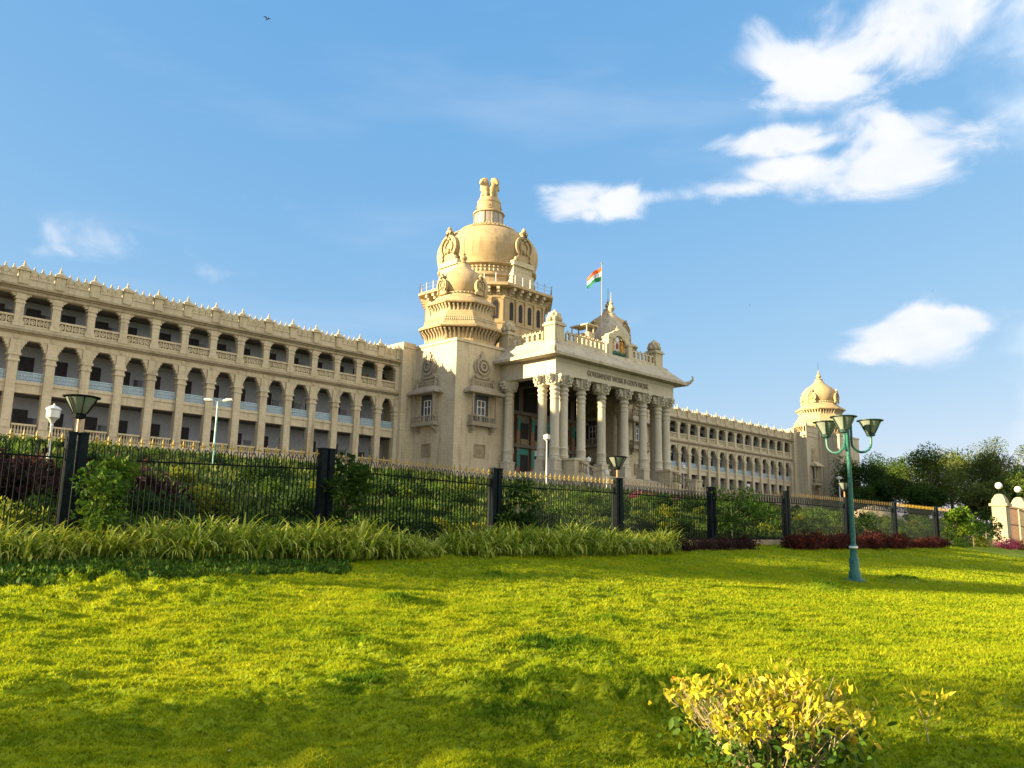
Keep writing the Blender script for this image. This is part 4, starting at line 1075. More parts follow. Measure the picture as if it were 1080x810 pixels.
# ================================================================== white garden lamps, street light
def white_lamp(x, y, z0, z1, lab, s=1.0):
    t = thing('garden_lamp', lab, 'garden lamp', (x, y, z0), 'white garden lamp posts below the building')
    MB().lathe([(.14 * s, z0 - .3), (.14 * s, z0 + .5), (.085 * s, z0 + .6), (.075 * s, z1 - .5), (.11 * s, z1 - .45), (.07 * s, z1 - .35)], (x, y, 0), 10).build('post', WHITE, t)
    MB().lathe([(.10 * s, z1 - .38), (.26 * s, z1 - .2), (.42 * s, z1 - .12), (.44 * s, z1 + .22)], (x, y, 0), 12).build('lamp_globe', GLOBE, t)
    MB().lathe([(.48 * s, z1 + .2), (.50 * s, z1 + .25), (.3 * s, z1 + .34), (.08 * s, z1 + .40), (.02, z1 + .48)], (x, y, 0), 12).build('lamp_cap', WHITE, t)
def at_px(x, y, D):           # photograph pixel to the vertical plane Y = D
    d = Vector((0.6903, 0.7003, 0.1818)) + Vector((0.7092, -0.7047, 0.0211)) * ((x - 540) / 880) - Vector((-0.1429, -0.1144, 0.9831)) * ((y - 405) / 880)
    return d * (D / d.y)
for (x, yt, D, lab, s_) in ((57, 430, 38, 'white garden lamp with octagonal globe left of the first fence lantern', .62), (577, 459, 62, 'tall white garden lamp in front of the portico corner columns', .9),
                            (621, 483, 72, 'short white garden lamp at the foot of the portico steps', .7), (721, 491, 74, 'white garden lamp in front of the right wing by the portico corner', .7),
                            (789, 511, 74, 'white garden lamp in front of the middle of the right wing', .7), (885, 503, 84, 'thick white lamp post before the end pavilion porch', 1.5), (640, 497, 66, 'white garden lamp left of the portico fence lantern', .6)):
    p = at_px(x, yt, D); white_lamp(p.x, p.y, float(z_bank(p.x, p.y)), p.z - .3, lab, s_)
p = at_px(230, 424, 48)
t = thing('street_light', 'slim green street light with two flat heads before the left wing', 'street light', (p.x, p.y, float(z_bank(p.x, p.y))))
MB().tube([(p.x, p.y, float(z_bank(p.x, p.y)) - .3), (p.x, p.y, p.z)], [.075, .05], 8).build('pole', plain_mat('pale_green_paint', (.18, .42, .36), .4), t)
for sx in (-1, 1):
    d = Vector((.71 * sx, -.70 * sx, 0)); e = Vector((p.x, p.y, p.z))
    MB().tube([e, e + d * .3 + Vector((0, 0, .08))], .03, 6).build('arm', STEEL, t)
    MB().tube([e + d * .3 + Vector((0, 0, .08)), e + d * .5 + Vector((0, 0, .12)), e + d * .85 + Vector((0, 0, .15))], [.06, .12, .08], 8).build('lamp_head', GLOBE, t)

# ================================================================== gate pillars at the right
for x, lab in ((74.0, 'left cream gate pillar topped by a round white globe at the right edge'), (79.2, 'right cream gate pillar topped by a round white globe at the right edge')):
    zb = .2; t = thing('gate_pillar', lab, 'gate pillar', (x, 20, zb), 'cream pillars of the garden gate')
    m = MB(); m.cbox((x, 20), 1.2, 1.2, zb - .6, zb + .6); m.cbox((x, 20), 1.0, 1.0, zb + .6, zb + 3.1); m.cbox((x, 20), 1.3, 1.3, zb + 3.1, zb + 3.3)
    m.lathe([(.72, zb + 3.3), (.66, zb + 3.6), (.4, zb + 3.95), (.2, zb + 4.05)], (x, 20, 0), 4, R(45)); m.cbox((x, 20), .7, 1.06, zb + .8, zb + 2.9)
    m.build('shaft', CREAM, t)
    MB().tube([(x, 20, zb + 3.9), (x, 20, zb + 4.55)], .05, 8).build('lamp_stem', IRON, t)
    MB().ball((x, 20, zb + 4.7), .27, n=16, m=10).build('globe', GLOBE, t)
gt = thing('iron_gate', 'dark iron gate leaves between the two cream gate pillars', 'gate', (76.6, 20, .2))
for x0, x1 in ((74.7, 76.55), (76.65, 78.5)):
    m = MB()
    for z in (.35, 1.9, 3.2): m.box(x0, x1, 19.97, 20.03, z, z + .07)
    for k in range(14): xx = x0 + (x1 - x0) * k / 13; m.box(xx - .018, xx + .018, 19.98, 20.02, .2, 3.4)
    m.build('gate_leaf', plain_mat('rusty_iron', (.10, .06, .04), .7), gt)

# ================================================================== birds
def bird(x, y, D, s, lab, roll):
    p = at_px(x, y, D); t = thing('bird', lab, 'bird', tuple(p))
    m = MB(); m.ball((p.x, p.y, p.z), .09 * s, .26 * s, .08 * s, 8, 6); m.ball((p.x, p.y - .27 * s, p.z + .03 * s), .07 * s, n=8, m=5)
    for sx in (-1, 1):
        a = R(roll) * sx
        tip = Vector((sx * .55 * s, .12 * s, .30 * s if sx * roll > 0 else .18 * s)); mid = Vector((sx * .28 * s, -.06 * s, .16 * s))
        b0, b1 = Vector((sx * .05 * s, -.12 * s, .02 * s)), Vector((sx * .05 * s, .14 * s, .02 * s))
        up = Vector((0, 0, .025 * s)); V_ = [b0, mid + Vector((0, -.06 * s, 0)), tip, mid + Vector((0, .13 * s, 0)), b1]
        m.add([p + v for v in V_] + [p + v + up for v in V_], [(0, 1, 2, 3, 4), (9, 8, 7, 6, 5)] + [(i, (i + 1) % 5, (i + 1) % 5 + 5, i + 5) for i in range(5)])
    m.add([(p.x - .05 * s, p.y + .2 * s, p.z), (p.x + .05 * s, p.y + .2 * s, p.z), (p.x + .09 * s, p.y + .42 * s, p.z + .01), (p.x - .09 * s, p.y + .42 * s, p.z + .01)], [(0, 1, 2, 3)])
    m.build('body', BIRD, t)
bird(282, 20, 42, .45, 'black bird with raised wings flying high at upper left', 25)
bird(984, 307, 60, .35, 'tiny dark bird above the low cloud at right', -10)
bird(791, 322, 80, .4, 'tiny dark bird in open sky right of the flag', 15)

# ================================================================== VEGETATION
def leaf_cloud(rng, centres, sig, n, ln, wd_, up=.3, squash=1.0, droop=0.0):
    """n folded diamond leaves scattered round clump centres; returns V, F, var"""
    centres = np.asarray(centres, float); idx = rng.integers(0, len(centres), n)
    sg = np.asarray(sig)[idx] if np.ndim(sig) else np.full(n, sig)
    off = rng.normal(size=(n, 3)); off /= np.maximum(np.linalg.norm(off, axis=1, keepdims=True), 1e-6)
    off *= (rng.random((n, 1)) ** .45) * sg[:, None] * 1.5; off[:, 2] *= squash
    p = centres[idx] + off
    d = off / np.maximum(np.linalg.norm(off, axis=1, keepdims=True), 1e-6) + rng.normal(size=(n, 3)) * .75; d[:, 2] += up - droop
    d /= np.linalg.norm(d, axis=1, keepdims=True)
    s_ = np.cross(d, rng.normal(size=(n, 3))); s_ /= np.maximum(np.linalg.norm(s_, axis=1, keepdims=True), 1e-6)
    nn = np.cross(d, s_)
    L_ = ln * rng.uniform(.6, 1.25, (n, 1)); W_ = wd_ * rng.uniform(.7, 1.2, (n, 1))
    V = np.stack([p, p + d * L_ * .45 + s_ * W_ * .5 + nn * W_ * .18, p + d * L_ - nn * L_ * .12, p + d * L_ * .45 - s_ * W_ * .5 + nn * W_ * .18], 1).reshape(-1, 3)
    F = np.arange(n * 4).reshape(n, 4)
    cv = rng.random(len(centres))
    var = np.repeat(np.clip(.38 * rng.random(n) + .62 * cv[idx], 0, 1), 4)
    return V, F, var
LM_DARK = leaf_mat('dark_green_leaves', [(0, (.010, .028, .006)), (.5, (.024, .056, .010)), (1, (.055, .10, .016))])
LM_MID = leaf_mat('mid_green_leaves', [(0, (.022, .06, .009)), (.5, (.055, .115, .014)), (1, (.125, .20, .024))])
LM_YEL = leaf_mat('yellow_green_leaves', [(0, (.03, .065, .008)), (.55, (.10, .15, .014)), (1, (.36, .32, .025))])
LM_PUR = leaf_mat('purple_leaves', [(0, (.018, .012, .014)), (.5, (.045, .018, .022)), (1, (.06, .05, .025))])
LM_RED = leaf_mat('red_leaves', [(0, (.03, .014, .012)), (.5, (.07, .018, .018)), (1, (.19, .045, .03))])
LM_PINK = leaf_mat('magenta_flowers', [(0, (.05, .02, .03)), (.5, (.24, .03, .11)), (1, (.45, .09, .22))])
LM_SPID = leaf_mat('striped_leaves', [(0, (.03, .075, .008)), (.4, (.15, .22, .02)), (.75, (.36, .41, .06)), (1, (.62, .62, .20))], transl=.35)
LM_TREE = leaf_mat('tree_leaves', [(0, (.035, .065, .012)), (.5, (.065, .105, .018)), (1, (.13, .16, .03))], transl=.25)
LM_OLIVE = leaf_mat('olive_tree_leaves', [(0, (.045, .070, .016)), (.5, (.08, .11, .025)), (1, (.15, .17, .045))], transl=.25)
LM_BRIGHT = leaf_mat('bright_young_leaves', [(0, (.03, .08, .008)), (.5, (.09, .17, .014)), (1, (.22, .29, .025))], transl=.4)
LM_GOLD = leaf_mat('golden_leaves', [(0, (.12, .17, .01)), (.3, (.30, .30, .015)), (.7, (.50, .43, .03)), (.93, (.60, .50, .08)), (1, (.50, .24, .02))], transl=.4)
LM_GRASS = leaf_mat('grass_blades', LAWN_STOPS, transl=.45, rough=.7, tr_gain=1.25)
LM_COVER = leaf_mat('ground_cover_leaves', [(0, (.012, .03, .006)), (.5, (.03, .06, .010)), (1, (.10, .13, .02))], transl=.3)

def bush_mesh(name, seed, mat, rx_, rz_, n, ln, wd_, nclump=22, up=.3):
    rng = np.random.default_rng(seed); c = rng.normal(size=(nclump, 3)); c /= np.linalg.norm(c, axis=1, keepdims=True)
    c *= rng.uniform(.35, 1, (nclump, 1)) * np.array([rx_, rx_, rz_]); c[:, 2] = np.abs(c[:, 2]) * rng.uniform(.3, 1.1, nclump) + rz_ * .25
    V, F, var = leaf_cloud(rng, c, rng.uniform(.16, .34, nclump) * rx_ * 1.3, n, ln, wd_, up)
    V[:, 2] = np.maximum(V[:, 2], -.02)
    return arr_mesh(name, V, F, mat, var)

BUSH = {
    'dark': ([bush_mesh('dark_shrub', 20 + k, LM_DARK, .8, .95, 2600, .15, .075) for k in range(3)], 'dark_shrub', 'dark green shrub', 'shrub', 'dark leafy shrubs on the garden bank', 'dark green leafy shrub growing on the planted bank behind the fence'),
    'mid': ([bush_mesh('green_shrub', 30 + k, LM_MID, .8, .85, 2400, .14, .06) for k in range(3)], 'green_shrub', 'green shrub', 'shrub', 'mid green shrubs on the garden bank', 'mid green bushy shrub growing on the planted bank behind the fence'),
    'yel': ([bush_mesh('croton_shrub', 40 + k, LM_YEL, .55, .75, 1300, .15, .055, 14, .7) for k in range(3)], 'croton_shrub', 'yellow shrub', 'shrub', 'yellow-green crotons on the garden bank', 'yellow-green upright croton shrub growing on the planted bank behind the fence'),
    'pur': ([bush_mesh('purple_shrub', 50 + k, LM_PUR, .75, .9, 2200, .17, .09) for k in range(2)], 'purple_shrub', 'purple shrub', 'shrub', 'dark purple shrubs behind the fence', 'dark purple leaved shrub rising behind the fence spears'),
    'pink': ([bush_mesh('bougainvillea', 60, LM_PINK, .7, .6, 1100, .09, .07, 12)], 'bougainvillea', 'flowering shrub', 'flowering shrub', 'magenta flowering shrubs on the bank', 'magenta bougainvillea flowering on the bank behind the fence'),
}
rnd = random.Random(11)
def plant(kind, x, y, s_):
    meshes, nm, _, cat, grp, lab = BUSH[kind]
    if y > 21.2 and kind != 'pur': s_ = min(s_, max(.35, ((.100 if x < 2.2 * y else .118) * y - float(z_bank(x, y))) / 1.25 * (1.5 if kind in ('pur', 'pink') else 1)))
    o = link(nm, rnd.choice(meshes), None, (x, y, float(z_bank(x, y)) - .1), (0, 0, rnd.uniform(0, 6.28)), (s_ * rnd.uniform(.85, 1.25), s_ * rnd.uniform(.85, 1.25), s_ * rnd.uniform(.8, 1.2)))
    return tag(o, lab, cat, grp)
def vis(x, y):
    r_ = x / y; return .2 < r_ < 3.5
cnt = 0
while cnt < 235:
    y = 21.4 + 46 * rnd.random() ** 1.5; x = y * (.2 + 3.2 * rnd.random() ** 1.35)
    if not vis(x, y): continue
    s_ = rnd.uniform(.55, 1.0) * (1 + (y - 21) / 90)
    k = rnd.choices(('dark', 'mid', 'yel'), (4, 4, 3))[0]
    plant(k, x, y, s_); cnt += 1
for px_, D, kd, s_ in ((15, 26, 'pur', 1.75), (42, 26.5, 'pur', 1.7), (118, 27, 'pur', 1.7), (142, 27.5, 'pur', 1.65), (165, 24.5, 'dark', 1.2), (-12, 26, 'pur', 1.8), (60, 23, 'dark', 1.0), (130, 22.5, 'mid', .9),
                     (275, 40, 'dark', 1.5), (405, 52, 'dark', 1.7), (425, 50, 'dark', 1.6), (20, 22.3, 'yel', 1.2), (45, 22.0, 'yel', 1.0), (225, 26, 'yel', 1.2), (595, 50, 'yel', 2.2), (700, 50, 'yel', 2.3), (745, 45, 'yel', 1.9), (805, 46, 'yel', 1.9), (850, 48, 'yel', 1.6),
                     (672, 46, 'pink', 2.0), (688, 47, 'pink', 1.9), (716, 47, 'pink', 1.5), (800, 27, 'mid', 1.2), (845, 30, 'yel', 1.2), (860, 30, 'mid', 1.3), (880, 28, 'mid', 1.2), (920, 34, 'mid', 1.3), (960, 32, 'yel', 1.3), (935, 30, 'yel', 1.1), (970, 36, 'mid', 1.3)):
    q = at_px(px_, 520, D); plant(kd, q.x, D, s_)
# low ground cover: nobody could count it
rng = np.random.default_rng(77); n = 150000
gy = 20.6 + 48 * rng.random(n) ** 1.7; gx = gy * (.15 + 2.9 * rng.random(n) ** 1.2); keep = gx < 120; gx, gy = gx[keep], gy[keep]; n = len(gx)
patch = gnoise(gx * .25 + 4, gy * .25)
c = np.stack([gx, gy, z_bank(gx, gy)], -1)
d = rng.normal(size=(n, 3)); d[:, 2] = np.abs(d[:, 2]) + .7; d /= np.linalg.norm(d, axis=1, keepdims=True)
sd_ = np.cross(d, rng.normal(size=(n, 3))); sd_ /= np.linalg.norm(sd_, axis=1, keepdims=True)
L_ = (rng.uniform(.12, .34, (n, 1)) * (1 + np.clip(patch, 0, 1)[:, None])) * (1 + (gy[:, None] - 20) / 70)
V = np.stack([c, c + d * L_ * .5 + sd_ * L_ * .16, c + d * L_, c + d * L_ * .5 - sd_ * L_ * .16], 1).reshape(-1, 3)
tag(link('ground_cover', arr_mesh('ground_cover', V, np.arange(n * 4).reshape(n, 4), LM_COVER, np.repeat(np.clip(.5 + .8 * patch + .25 * rng.normal(size=n), 0, 1), 4))),
    'low leafy ground cover all over the planted bank', 'ground cover', kind='stuff')

# ---- striped grass clumps in the bed in front of the fence
def spider_mesh(seed):
    rng = np.random.default_rng(seed); nb, ns = 105, 7
    V = np.zeros((nb, ns + 1, 2, 3)); var = np.zeros((nb, ns + 1, 2))
    for i in range(nb):
        a = rng.uniform(0, 2 * np.pi); L_ = rng.uniform(.45, .92); lean = rng.uniform(.35, 1.5); w0 = rng.uniform(.017, .031)
        b0 = rng.normal(size=2) * .12; dr = np.array([math.cos(a), math.sin(a)]); sd = np.array([-dr[1], dr[0], 0])
        p = np.array([b0[0], b0[1], 0.0]); ang = np.pi / 2 - .55 * lean; v0 = rng.uniform(0, 1)
        for k in range(ns + 1):
            t = k / ns; wv_ = w0 * (1 - t ** 2.2) + .001
            V[i, k, 0] = p + sd * wv_; V[i, k, 1] = p - sd * wv_; var[i, k] = np.clip(v0 * .7 + t * .35, 0, 1)
            p = p + (np.array([dr[0], dr[1], 0]) * math.cos(ang) + np.array([0, 0, 1]) * math.sin(ang)) * L_ / ns; ang -= (.35 + .85 * lean) * (.12 + 1.0 * t * t) * .80
    F = []
    for i in range(nb):
        for k in range(ns):
            a = (i * (ns + 1) + k) * 2; F.append((a, a + 1, a + 3, a + 2))
    me = arr_mesh('spider_plant', V.reshape(-1, 3), np.array(F), LM_SPID, var.reshape(-1)); me.shade_smooth(); return me
SP = [spider_mesh(k) for k in range(5)]
rs = random.Random(4); k = 0
for row, yy in enumerate((18.35, 18.85, 19.35)):
    x = 2.6 + row * .2
    while x < 26.4 + row * .8:
        gap = 15.2 < x < 16.4
        y = yy + rs.uniform(-.15, .15)
        if not gap or rs.random() < .35:
            s_ = rs.uniform(.85, 1.4) * (.75 if gap else (.86 + .30 * abs(math.sin((x - 15.8) * .32))))
            o = link('spider_plant', SP[k % 5], None, (x, y, float(z_lawn(x, y)) + .0), (0, 0, rs.uniform(0, 6.28)), s_); k += 1
            tag(o, 'clump of long arching yellow-green striped leaves in the bed in front of the fence', 'ornamental grass', 'striped grass clumps in the fence bed')
        x += rs.uniform(.34, .62)
# ---- red hedge and low dark bushes along the fence to the right
RB = [bush_mesh('red_shrub', 70 + k, LM_RED, .62, .55, 1500, .13, .05, 16, .6) for k in range(3)]
DB = [bush_mesh('dark_edging_shrub', 75 + k, LM_PUR, .5, .35, 900, .1, .05, 12) for k in range(2)]
x = 37.0; k = 0
while x < 56:
    y = 18.6 + rs.uniform(-.25, .25)
    o = link('red_shrub', RB[k % 3], None, (x, y, float(z_lawn(x, y))), (0, 0, rs.uniform(0, 6)), rs.uniform(.75, 1.1) * (1.0 if x < 50 else .8)); k += 1
    tag(o, 'dark red leaved shrub in the low hedge before the fence behind the green lamp post', 'shrub', 'red hedge shrubs along the fence'); x += rs.uniform(.75, 1.0)
x = 27.7
while x < 33.4:
    o = link('dark_edging_shrub', DB[k % 2], None, (x, 18.9, float(z_lawn(x, 18.9))), (0, 0, rs.uniform(0, 6)), rs.uniform(.8, 1.1)); k += 1
    tag(o, 'low dark purple edging shrub at the fence foot right of the striped grass', 'shrub', 'low dark edging shrubs'); x += .7
for px_, D, mat, s_, nm, lab in ((1035, 19.0, LM_YEL, 1.0, 'yellow_shrub', 'low yellow-green shrub at the lawn edge left of the gate pillars'), (1062, 18.6, LM_PINK, 1.1, 'pink_shrub', 'low pink flowering shrub at the foot of the gate pillars'),
                                (1012, 19.0, LM_MID, .9, 'low_green_shrub', 'low green shrub at the lawn edge under the bright young tree'), (1075, 18.4, LM_RED, 1.0, 'low_red_shrub', 'low reddish shrub at the right edge before the gate')):
    q = at_px(px_, 577, D); o = link(nm, bush_mesh(nm, int(px_), mat, .8, .5, 1200, .12, .06, 14), None, (q.x, D, float(z_lawn(q.x, D))), None, s_); tag(o, lab, 'shrub')

# ---- trees
def tree(name, x, y, z, h, cr, mat, lab, group=None, seed=0, ln=.3, n=5200, trunk_h=.35, bark=BARK, rz=None, nl=26, cat='tree', tr=None, lean=(0, 0)):
    rng = np.random.default_rng(seed); t = thing(name, lab, cat, (x, y, z), group)
    rz = rz or (h * (1 - trunk_h)) / 2; cz = z + h - rz; tr = tr or h * .022
    c = rng.normal(size=(nl, 3)); c /= np.linalg.norm(c, axis=1, keepdims=True); c *= rng.uniform(.45, 1, (nl, 1)) * np.array([cr, cr, rz]) * .82
    C_ = c + np.array([x + lean[0], y + lean[1], cz])
    V, F, var = leaf_cloud(rng, C_, rng.uniform(.2, .36, nl) * min(cr, rz), n, ln, ln * .55, .1, .8)
    m = MB(); top_ = Vector((x + lean[0] * .7, y + lean[1] * .7, cz + rz * .2))
    m.tube([(x, y, z - .3), (x + .04 * h * rng.normal() * .3, y, z + h * trunk_h * .6), (x + lean[0] * .4, y + lean[1] * .4, cz - rz * .5), tuple(top_)], [tr * 1.3, tr, tr * .75, tr * .3], 9)
    for k in range(min(8, nl)):
        q = C_[k]; b0 = Vector((x + lean[0] * .3, y + lean[1] * .3, cz - rz * rng.uniform(.2, .8)))
        mid = b0.lerp(Vector(q), .5) + Vector((0, 0, -.06 * rz)); m.tube([b0, mid, Vector(q)], [tr * .5, tr * .3, tr * .12], 6)
    m.build('trunk', bark, t)
    link('crown', arr_mesh('crown', V, F, mat, var), t)
    return t
BG = [(908, 150, 13.5, 6.5, LM_DARK, 'dark rounded tree directly behind the end pavilion'), (935, 160, 15, 7.0, LM_DARK, 'dark green tree behind the second fence post right of the lamp'), (962, 150, 15.5, 6.5, LM_TREE, 'mid green tree in the middle of the far tree row'),
      (985, 140, 16.5, 6.0, LM_TREE, 'tall mid green tree rising above the far tree row'), (1005, 155, 17, 6.5, LM_OLIVE, 'olive green tree behind the bright young tree'), (1028, 165, 16, 6.5, LM_DARK, 'dark tree left of the gate pillars in the far row'),
      (1046, 150, 18.5, 5.0, LM_OLIVE, 'tall open-crowned olive tree above the gate pillars'), (1064, 175, 21, 6.0, LM_OLIVE, 'tallest open-crowned tree at the right edge of the photo'), (1078, 130, 14, 6.0, LM_TREE, 'broad tree behind the right gate pillar'),
      (1040, 110, 9.5, 5.0, LM_OLIVE, 'low olive tree in front of the far row left of the gate pillars'), (975, 115, 8.0, 4.5, LM_DARK, 'low dark tree in front of the far row behind the fence'), (1095, 140, 15, 6.5, LM_TREE, 'tree at the far right end of the row'), (922, 118, 7.5, 4.2, LM_DARK, 'low dark tree beside the end pavilion porch')]
for i, (px_, dist, h, cr, mat, lab) in enumerate(BG):
    q = at_px(px_, 540, 1.0); q = Vector((q.x, q.y)).normalized() * (dist + 70)
    zb = float(z_bank(q.x, q.y)) if q.y > 21 else 0
    tree('broadleaf_tree', q.x, q.y, zb, h * (dist + 70) / 215 * 1.05, cr * (dist + 70) / 190, mat, lab, 'trees in the far row behind the fence', 100 + i, ln=.52, n=8000, trunk_h=.05, nl=24)
# trees standing left of the view, whose long shadows lie over the lawn
OFF = [(-30, 24.2, 13, 1.9), (-39, 28.6, 15.5, 2.2), (-9, 32.3, 13, 2.0), (-17, 36.7, 14, 2.2), (-14, 45.5, 17, 3.2), (-24, 51, 18, 3.6)]
for i, (x, y, h, cr) in enumerate(OFF):
    zb = float(z_bank(x, y)) if y > 20.3 else float(z_lawn(x, y))
    tree('garden_tree', x, y, zb, h, cr, LM_TREE, 'garden tree standing left of the lawn beyond the picture edge', 'garden trees left of the lawn', 200 + i, ln=.3, n=6500 if y > 30 else 850, trunk_h=.14, nl=34)
# saplings by the fence
SAP = [(104, 19.4, 2.0, 1.0, LM_MID, 'leafy sapling with pale stem in front of the leftmost twin fence posts', .16, 1900), (366, 19.55, 2.5, .62, LM_DARK, 'big-leaved dark sapling at the second twin fence posts', .24, 620), (546, 19.55, 2.15, .75, LM_DARK, 'dense dark sapling at the third fence post', .17, 1300),
       (772, 19.4, 2.5, 1.5, LM_MID, 'spreading pale green sapling over the fence before the right wing', .17, 1300), (912, 19.3, 2.0, .95, LM_DARK, 'dark sapling on the bank edge right of the green lamp post', .2, 420), (1008, 19.2, 2.75, 1.35, LM_BRIGHT, 'bright yellow-green young tree left of the gate pillars', .24, 1500),
       (1026, 19.0, 2.7, 1.4, LM_MID, 'mid green young tree between the bright young tree and the gate', .24, 1200), (1040, 19.2, 2.3, 1.3, LM_DARK, 'small dark young tree in front of the left gate pillar', .22, 700)]
for i, (px_, D, h, cr, mat, lab, ln, n_) in enumerate(SAP):
    q = at_px(px_, 560, D); zb = float(z_lawn(q.x, D))
    tree('sapling', q.x, D, zb, h + (.0 - zb) * 1.0, cr, mat, lab, 'saplings along the fence', 300 + i, ln=ln, n=int(n_ * .8), trunk_h=.18, bark=PBARK, nl=10, cat='sapling', tr=.025)
# sand heap behind the fence
q = at_px(922, 545, 42); hx = []
m = MB(); m.lathe([(4.6, -.3), (3.4, .55), (2.2, 1.15), (1.0, 1.6), (.1, 1.75)], (q.x, 42, float(z_bank(q.x, 42))), 28, 0, 1.3, .8)
rr = random.Random(8)
m.v = [(a + rr.uniform(-.12, .12), b_ + rr.uniform(-.12, .12), c_ + rr.uniform(-.08, .08)) for a, b_, c_ in m.v]
tag(m.build('sand_heap', SANDM), 'pale heap of sand on the bank behind the fence right of the lamp post', 'sand heap')

# ---- foreground golden bush
def golden_bush(x, y, z):
    rng = np.random.default_rng(9); t = thing('golden_shrub', 'golden leaved clipped shrub with bare twigs in the foreground', 'shrub', (x, y, z))
    tw = MB(); tips = []
    for i in range(170):
        a = rng.uniform(0, 2 * np.pi); rr_ = .68 * rng.random() ** .5; b0 = Vector((x + .25 * rr_ * math.cos(a), y + .25 * rr_ * math.sin(a), z - .02))
        tip = Vector((x + rr_ * math.cos(a) + rng.normal() * .05, y + rr_ * math.sin(a) + rng.normal() * .05, z + .66 - .22 * rr_ ** 2 * 1.9 + .05 * math.sin(a * 3 + 1) + rng.normal() * .06))
        mid = b0.lerp(tip, .55) + Vector((rng.normal() * .03, rng.normal() * .03, .04)); tw.tube([b0, mid, tip], [.006, .0035, .0018], 5); tips.append(tip)
        for j in range(2):
            s0 = b0.lerp(tip, rng.uniform(.5, .85)); e = s0 + Vector((rng.normal() * .07, rng.normal() * .07, rng.uniform(.06, .16))); tw.tube([s0, e], [.003, .0018], 4); tips.append(e)
    tw.build('twigs', PBARK, t)
    T = np.array([tuple(p) for p in tips]); sel = rng.choice(len(T), 190, replace=False)
    def leaves(P, n, ln, mat, nm, sig):
        idx = rng.integers(0, len(P), n); p = P[idx] + rng.normal(size=(n, 3)) * sig
        d = rng.normal(size=(n, 3)) * .7; d[:, 2] += .75; d /= np.linalg.norm(d, axis=1, keepdims=True)
        s_ = np.cross(d, rng.normal(size=(n, 3))); s_ /= np.linalg.norm(s_, axis=1, keepdims=True); nn = np.cross(d, s_)
        L_ = ln * rng.uniform(.6, 1.2, (n, 1)); W_ = L_ * .46
        pts = [p, p + d * L_ * .28 + s_ * W_ * .42 + nn * W_ * .12, p + d * L_ * .62 + s_ * W_ * .46 + nn * W_ * .12 - nn * L_ * .03, p + d * L_ - nn * L_ * .14, p + d * L_ * .62 - s_ * W_ * .46 + nn * W_ * .12 - nn * L_ * .03, p + d * L_ * .28 - s_ * W_ * .42 + nn * W_ * .12, p + d * L_ * .6 - nn * L_ * .03]
        V = np.stack(pts, 1).reshape(-1, 3); b_ = np.arange(n)[:, None] * 7
        F = np.concatenate([b_ + np.array([[0, 1, 2, 6]]), b_ + np.array([[6, 2, 3, 3]])[:, [0, 1, 2, 3]] * 1, b_ + np.array([[0, 6, 4, 5]])], 0)
        F4 = np.concatenate([b_ + np.array([[0, 1, 2, 6]]), b_ + np.array([[0, 6, 4, 5]])], 0); F3 = np.concatenate([b_ + np.array([[6, 2, 3]]), b_ + np.array([[6, 3, 4]])], 0)
        # one index buffer of triangles keeps the mesh simple
        Ft = np.concatenate([F4[:, [0, 1, 2]], F4[:, [0, 2, 3]], F3], 0)
        me = arr_mesh(nm, V, Ft, mat, np.repeat(rng.random(n), 7)); link(nm, me, t)
    leaves(T[sel], 2500, .068, LM_GOLD, 'golden_leaves', .04)
    low = T.copy(); low[:, 2] = z + (low[:, 2] - z) * rng.uniform(.3, .8, len(T)); low[:, :2] = np.array([x, y]) + (low[:, :2] - np.array([x, y])) * .95
    leaves(low, 1500, .075, LM_MID, 'green_leaves', .05)
golden_bush(5.75, 3.15, float(z_lawn(5.75, 3.15)) - .05)
# small yellow-green seedling right of the golden shrub
q = at_px(982, 800, 2.62); sx_, sy_ = q.x, 2.62; sz_ = float(z_lawn(sx_, sy_))
t = thing('seedling', 'thin seedling with a few yellow-green leaves right of the golden shrub', 'seedling', (sx_, sy_, sz_))
m = MB(); pts = [(sx_, sy_, sz_ - .03), (sx_ - .02, sy_ + .02, sz_ + .18), (sx_ - .08, sy_ + .06, sz_ + .38)]; m.tube(pts, [.006, .004, .002], 6); m.tube([pts[1], (sx_ + .07, sy_ - .04, sz_ + .36)], [.004, .002], 5); m.build('stem', PBARK, t)
rng = np.random.default_rng(3); P = np.array([pts[2], (sx_ + .07, sy_ - .04, sz_ + .36), pts[1], (sx_ + .03, sy_, sz_ + .28)])
V, F, var = leaf_cloud(rng, P, .06, 44, .085, .04, .5); link('leaves', arr_mesh('leaves', V, F, LM_GOLD, var), t)

# ---- creeping cover in front of the striped plants at the left
rng = np.random.default_rng(31); n = 26000
gx = rng.uniform(2.5, 12.5, n); gy = rng.uniform(14.6, 18.3, n)
k = (gnoise(gx * .6, gy * .9) * .9 + (gy - 15.9) * .7 - np.maximum(gx - 9, 0) * .35) > 0; gx, gy = gx[k], gy[k]; n = len(gx)
c = np.stack([gx, gy, z_lawn(gx, gy)], -1); d = rng.normal(size=(n, 3)); d[:, 2] = np.abs(d[:, 2]) + .5; d /= np.linalg.norm(d, axis=1, keepdims=True)
sd_ = np.cross(d, rng.normal(size=(n, 3))); sd_ /= np.linalg.norm(sd_, axis=1, keepdims=True); L_ = rng.uniform(.06, .17, (n, 1))
V = np.stack([c, c + d * L_ * .5 + sd_ * L_ * .22, c + d * L_, c + d * L_ * .5 - sd_ * L_ * .22], 1).reshape(-1, 3)
tag(link('creeping_cover', arr_mesh('creeping_cover', V, np.arange(n * 4).reshape(n, 4), LM_MID, np.repeat(np.clip(.4 + .3 * rng.normal(size=n), 0, 1), 4))),
    'dark creeping ground cover on the lawn edge before the striped plants at left', 'ground cover', kind='stuff')

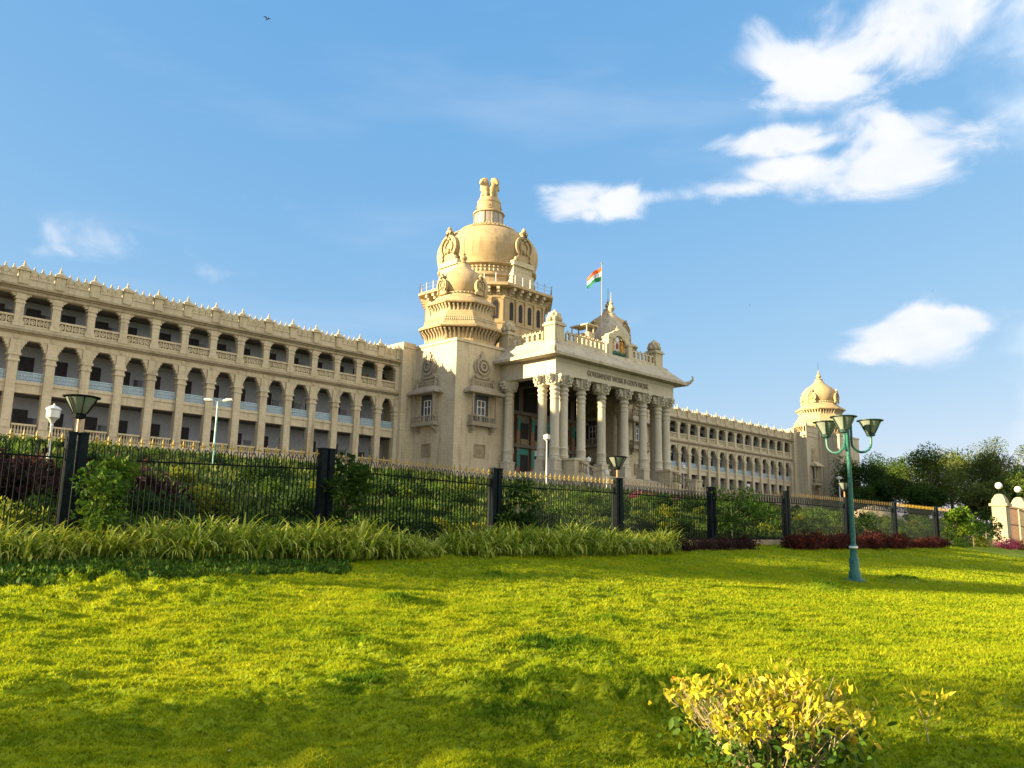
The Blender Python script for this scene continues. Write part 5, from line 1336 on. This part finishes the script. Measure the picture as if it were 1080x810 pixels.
# ---- grass blades of the lawn
rng = np.random.default_rng(21)
N_ = 1150000
r_ = 3.2 * (62 / 3.2) ** (rng.random(N_) ** 1.08); a = rng.uniform(R(2), R(84), N_)
gx, gy = r_ * np.cos(a), r_ * np.sin(a); k = gy < 20.2; gx, gy, r_ = gx[k], gy[k], r_[k]; n = len(gx)
gz_ = z_lawn(gx, gy)
pt = gnoise(gx * .5 + 8, gy * .5) ; pt2 = gnoise(gx * 2.3, gy * 2.3 + 5)
h = (.024 + .014 * rng.random(n)) * (1 + .5 * np.clip(pt2, 0, 1)) * np.clip(r_ / 9, .9, 1.6); wv = (.003 + .0008 * r_)
lean = rng.normal(size=(n, 2)) * .95
az = rng.uniform(0, 2 * np.pi, n); sx_ = np.cos(az) * wv; sy_ = np.sin(az) * wv
V = np.zeros((n, 3, 3)); V[:, 0] = np.stack([gx - sx_, gy - sy_, gz_ - .008], -1); V[:, 1] = np.stack([gx + sx_, gy + sy_, gz_ - .008], -1); V[:, 2] = np.stack([gx + lean[:, 0] * h, gy + lean[:, 1] * h, gz_ + h], -1)
tq = np.zeros(n)
for tx, ty, tr, th in TUFTS: tq = np.maximum(tq, np.exp(-((gx - tx) ** 2 + (gy - ty) ** 2) / (tr * .75) ** 2))
V[:, 2, 2] += tq * h * 1.3 * rng.random(n)
var = np.clip(.58 + .28 * pt + .22 * pt2 + .09 * rng.normal(size=n) - .55 * tq, 0, 1)
tag(link('grass', arr_mesh('grass', V.reshape(-1, 3), np.arange(n * 3).reshape(n, 3), LM_GRASS, np.repeat(var, 3))), 'short soft yellow-green grass covering the lawn', 'grass', kind='stuff')

# ---- a few dry leaves lying on the lawn
rng = np.random.default_rng(12)
V = np.array([(0, 0, .01), (.03, .018, .018), (.085, 0, .012), (.03, -.018, .02)]); DL = arr_mesh('dry_leaf', V, np.array([(0, 1, 2, 3)]), plain_mat('dry_leaf', (.50, .40, .26), .7))
for px_, py_, in ((108, 752), (140, 762), (385, 737), (395, 740), (440, 733), (620, 700), (985, 775), (1012, 781), (850, 705), (243, 790), (560, 668), (1002, 698)):
    d = at_px(px_, py_, 1.0); t_ = 1.55 / -d.z; x, y = d.x * t_, d.y * t_
    tag(link('dry_leaf', DL, None, (x, y, float(z_lawn(x, y)) + .03), (rng.normal() * .3, rng.normal() * .3, rng.uniform(0, 6))), 'pale dry leaf lying on the lawn grass', 'leaf', 'dry leaves on the lawn')
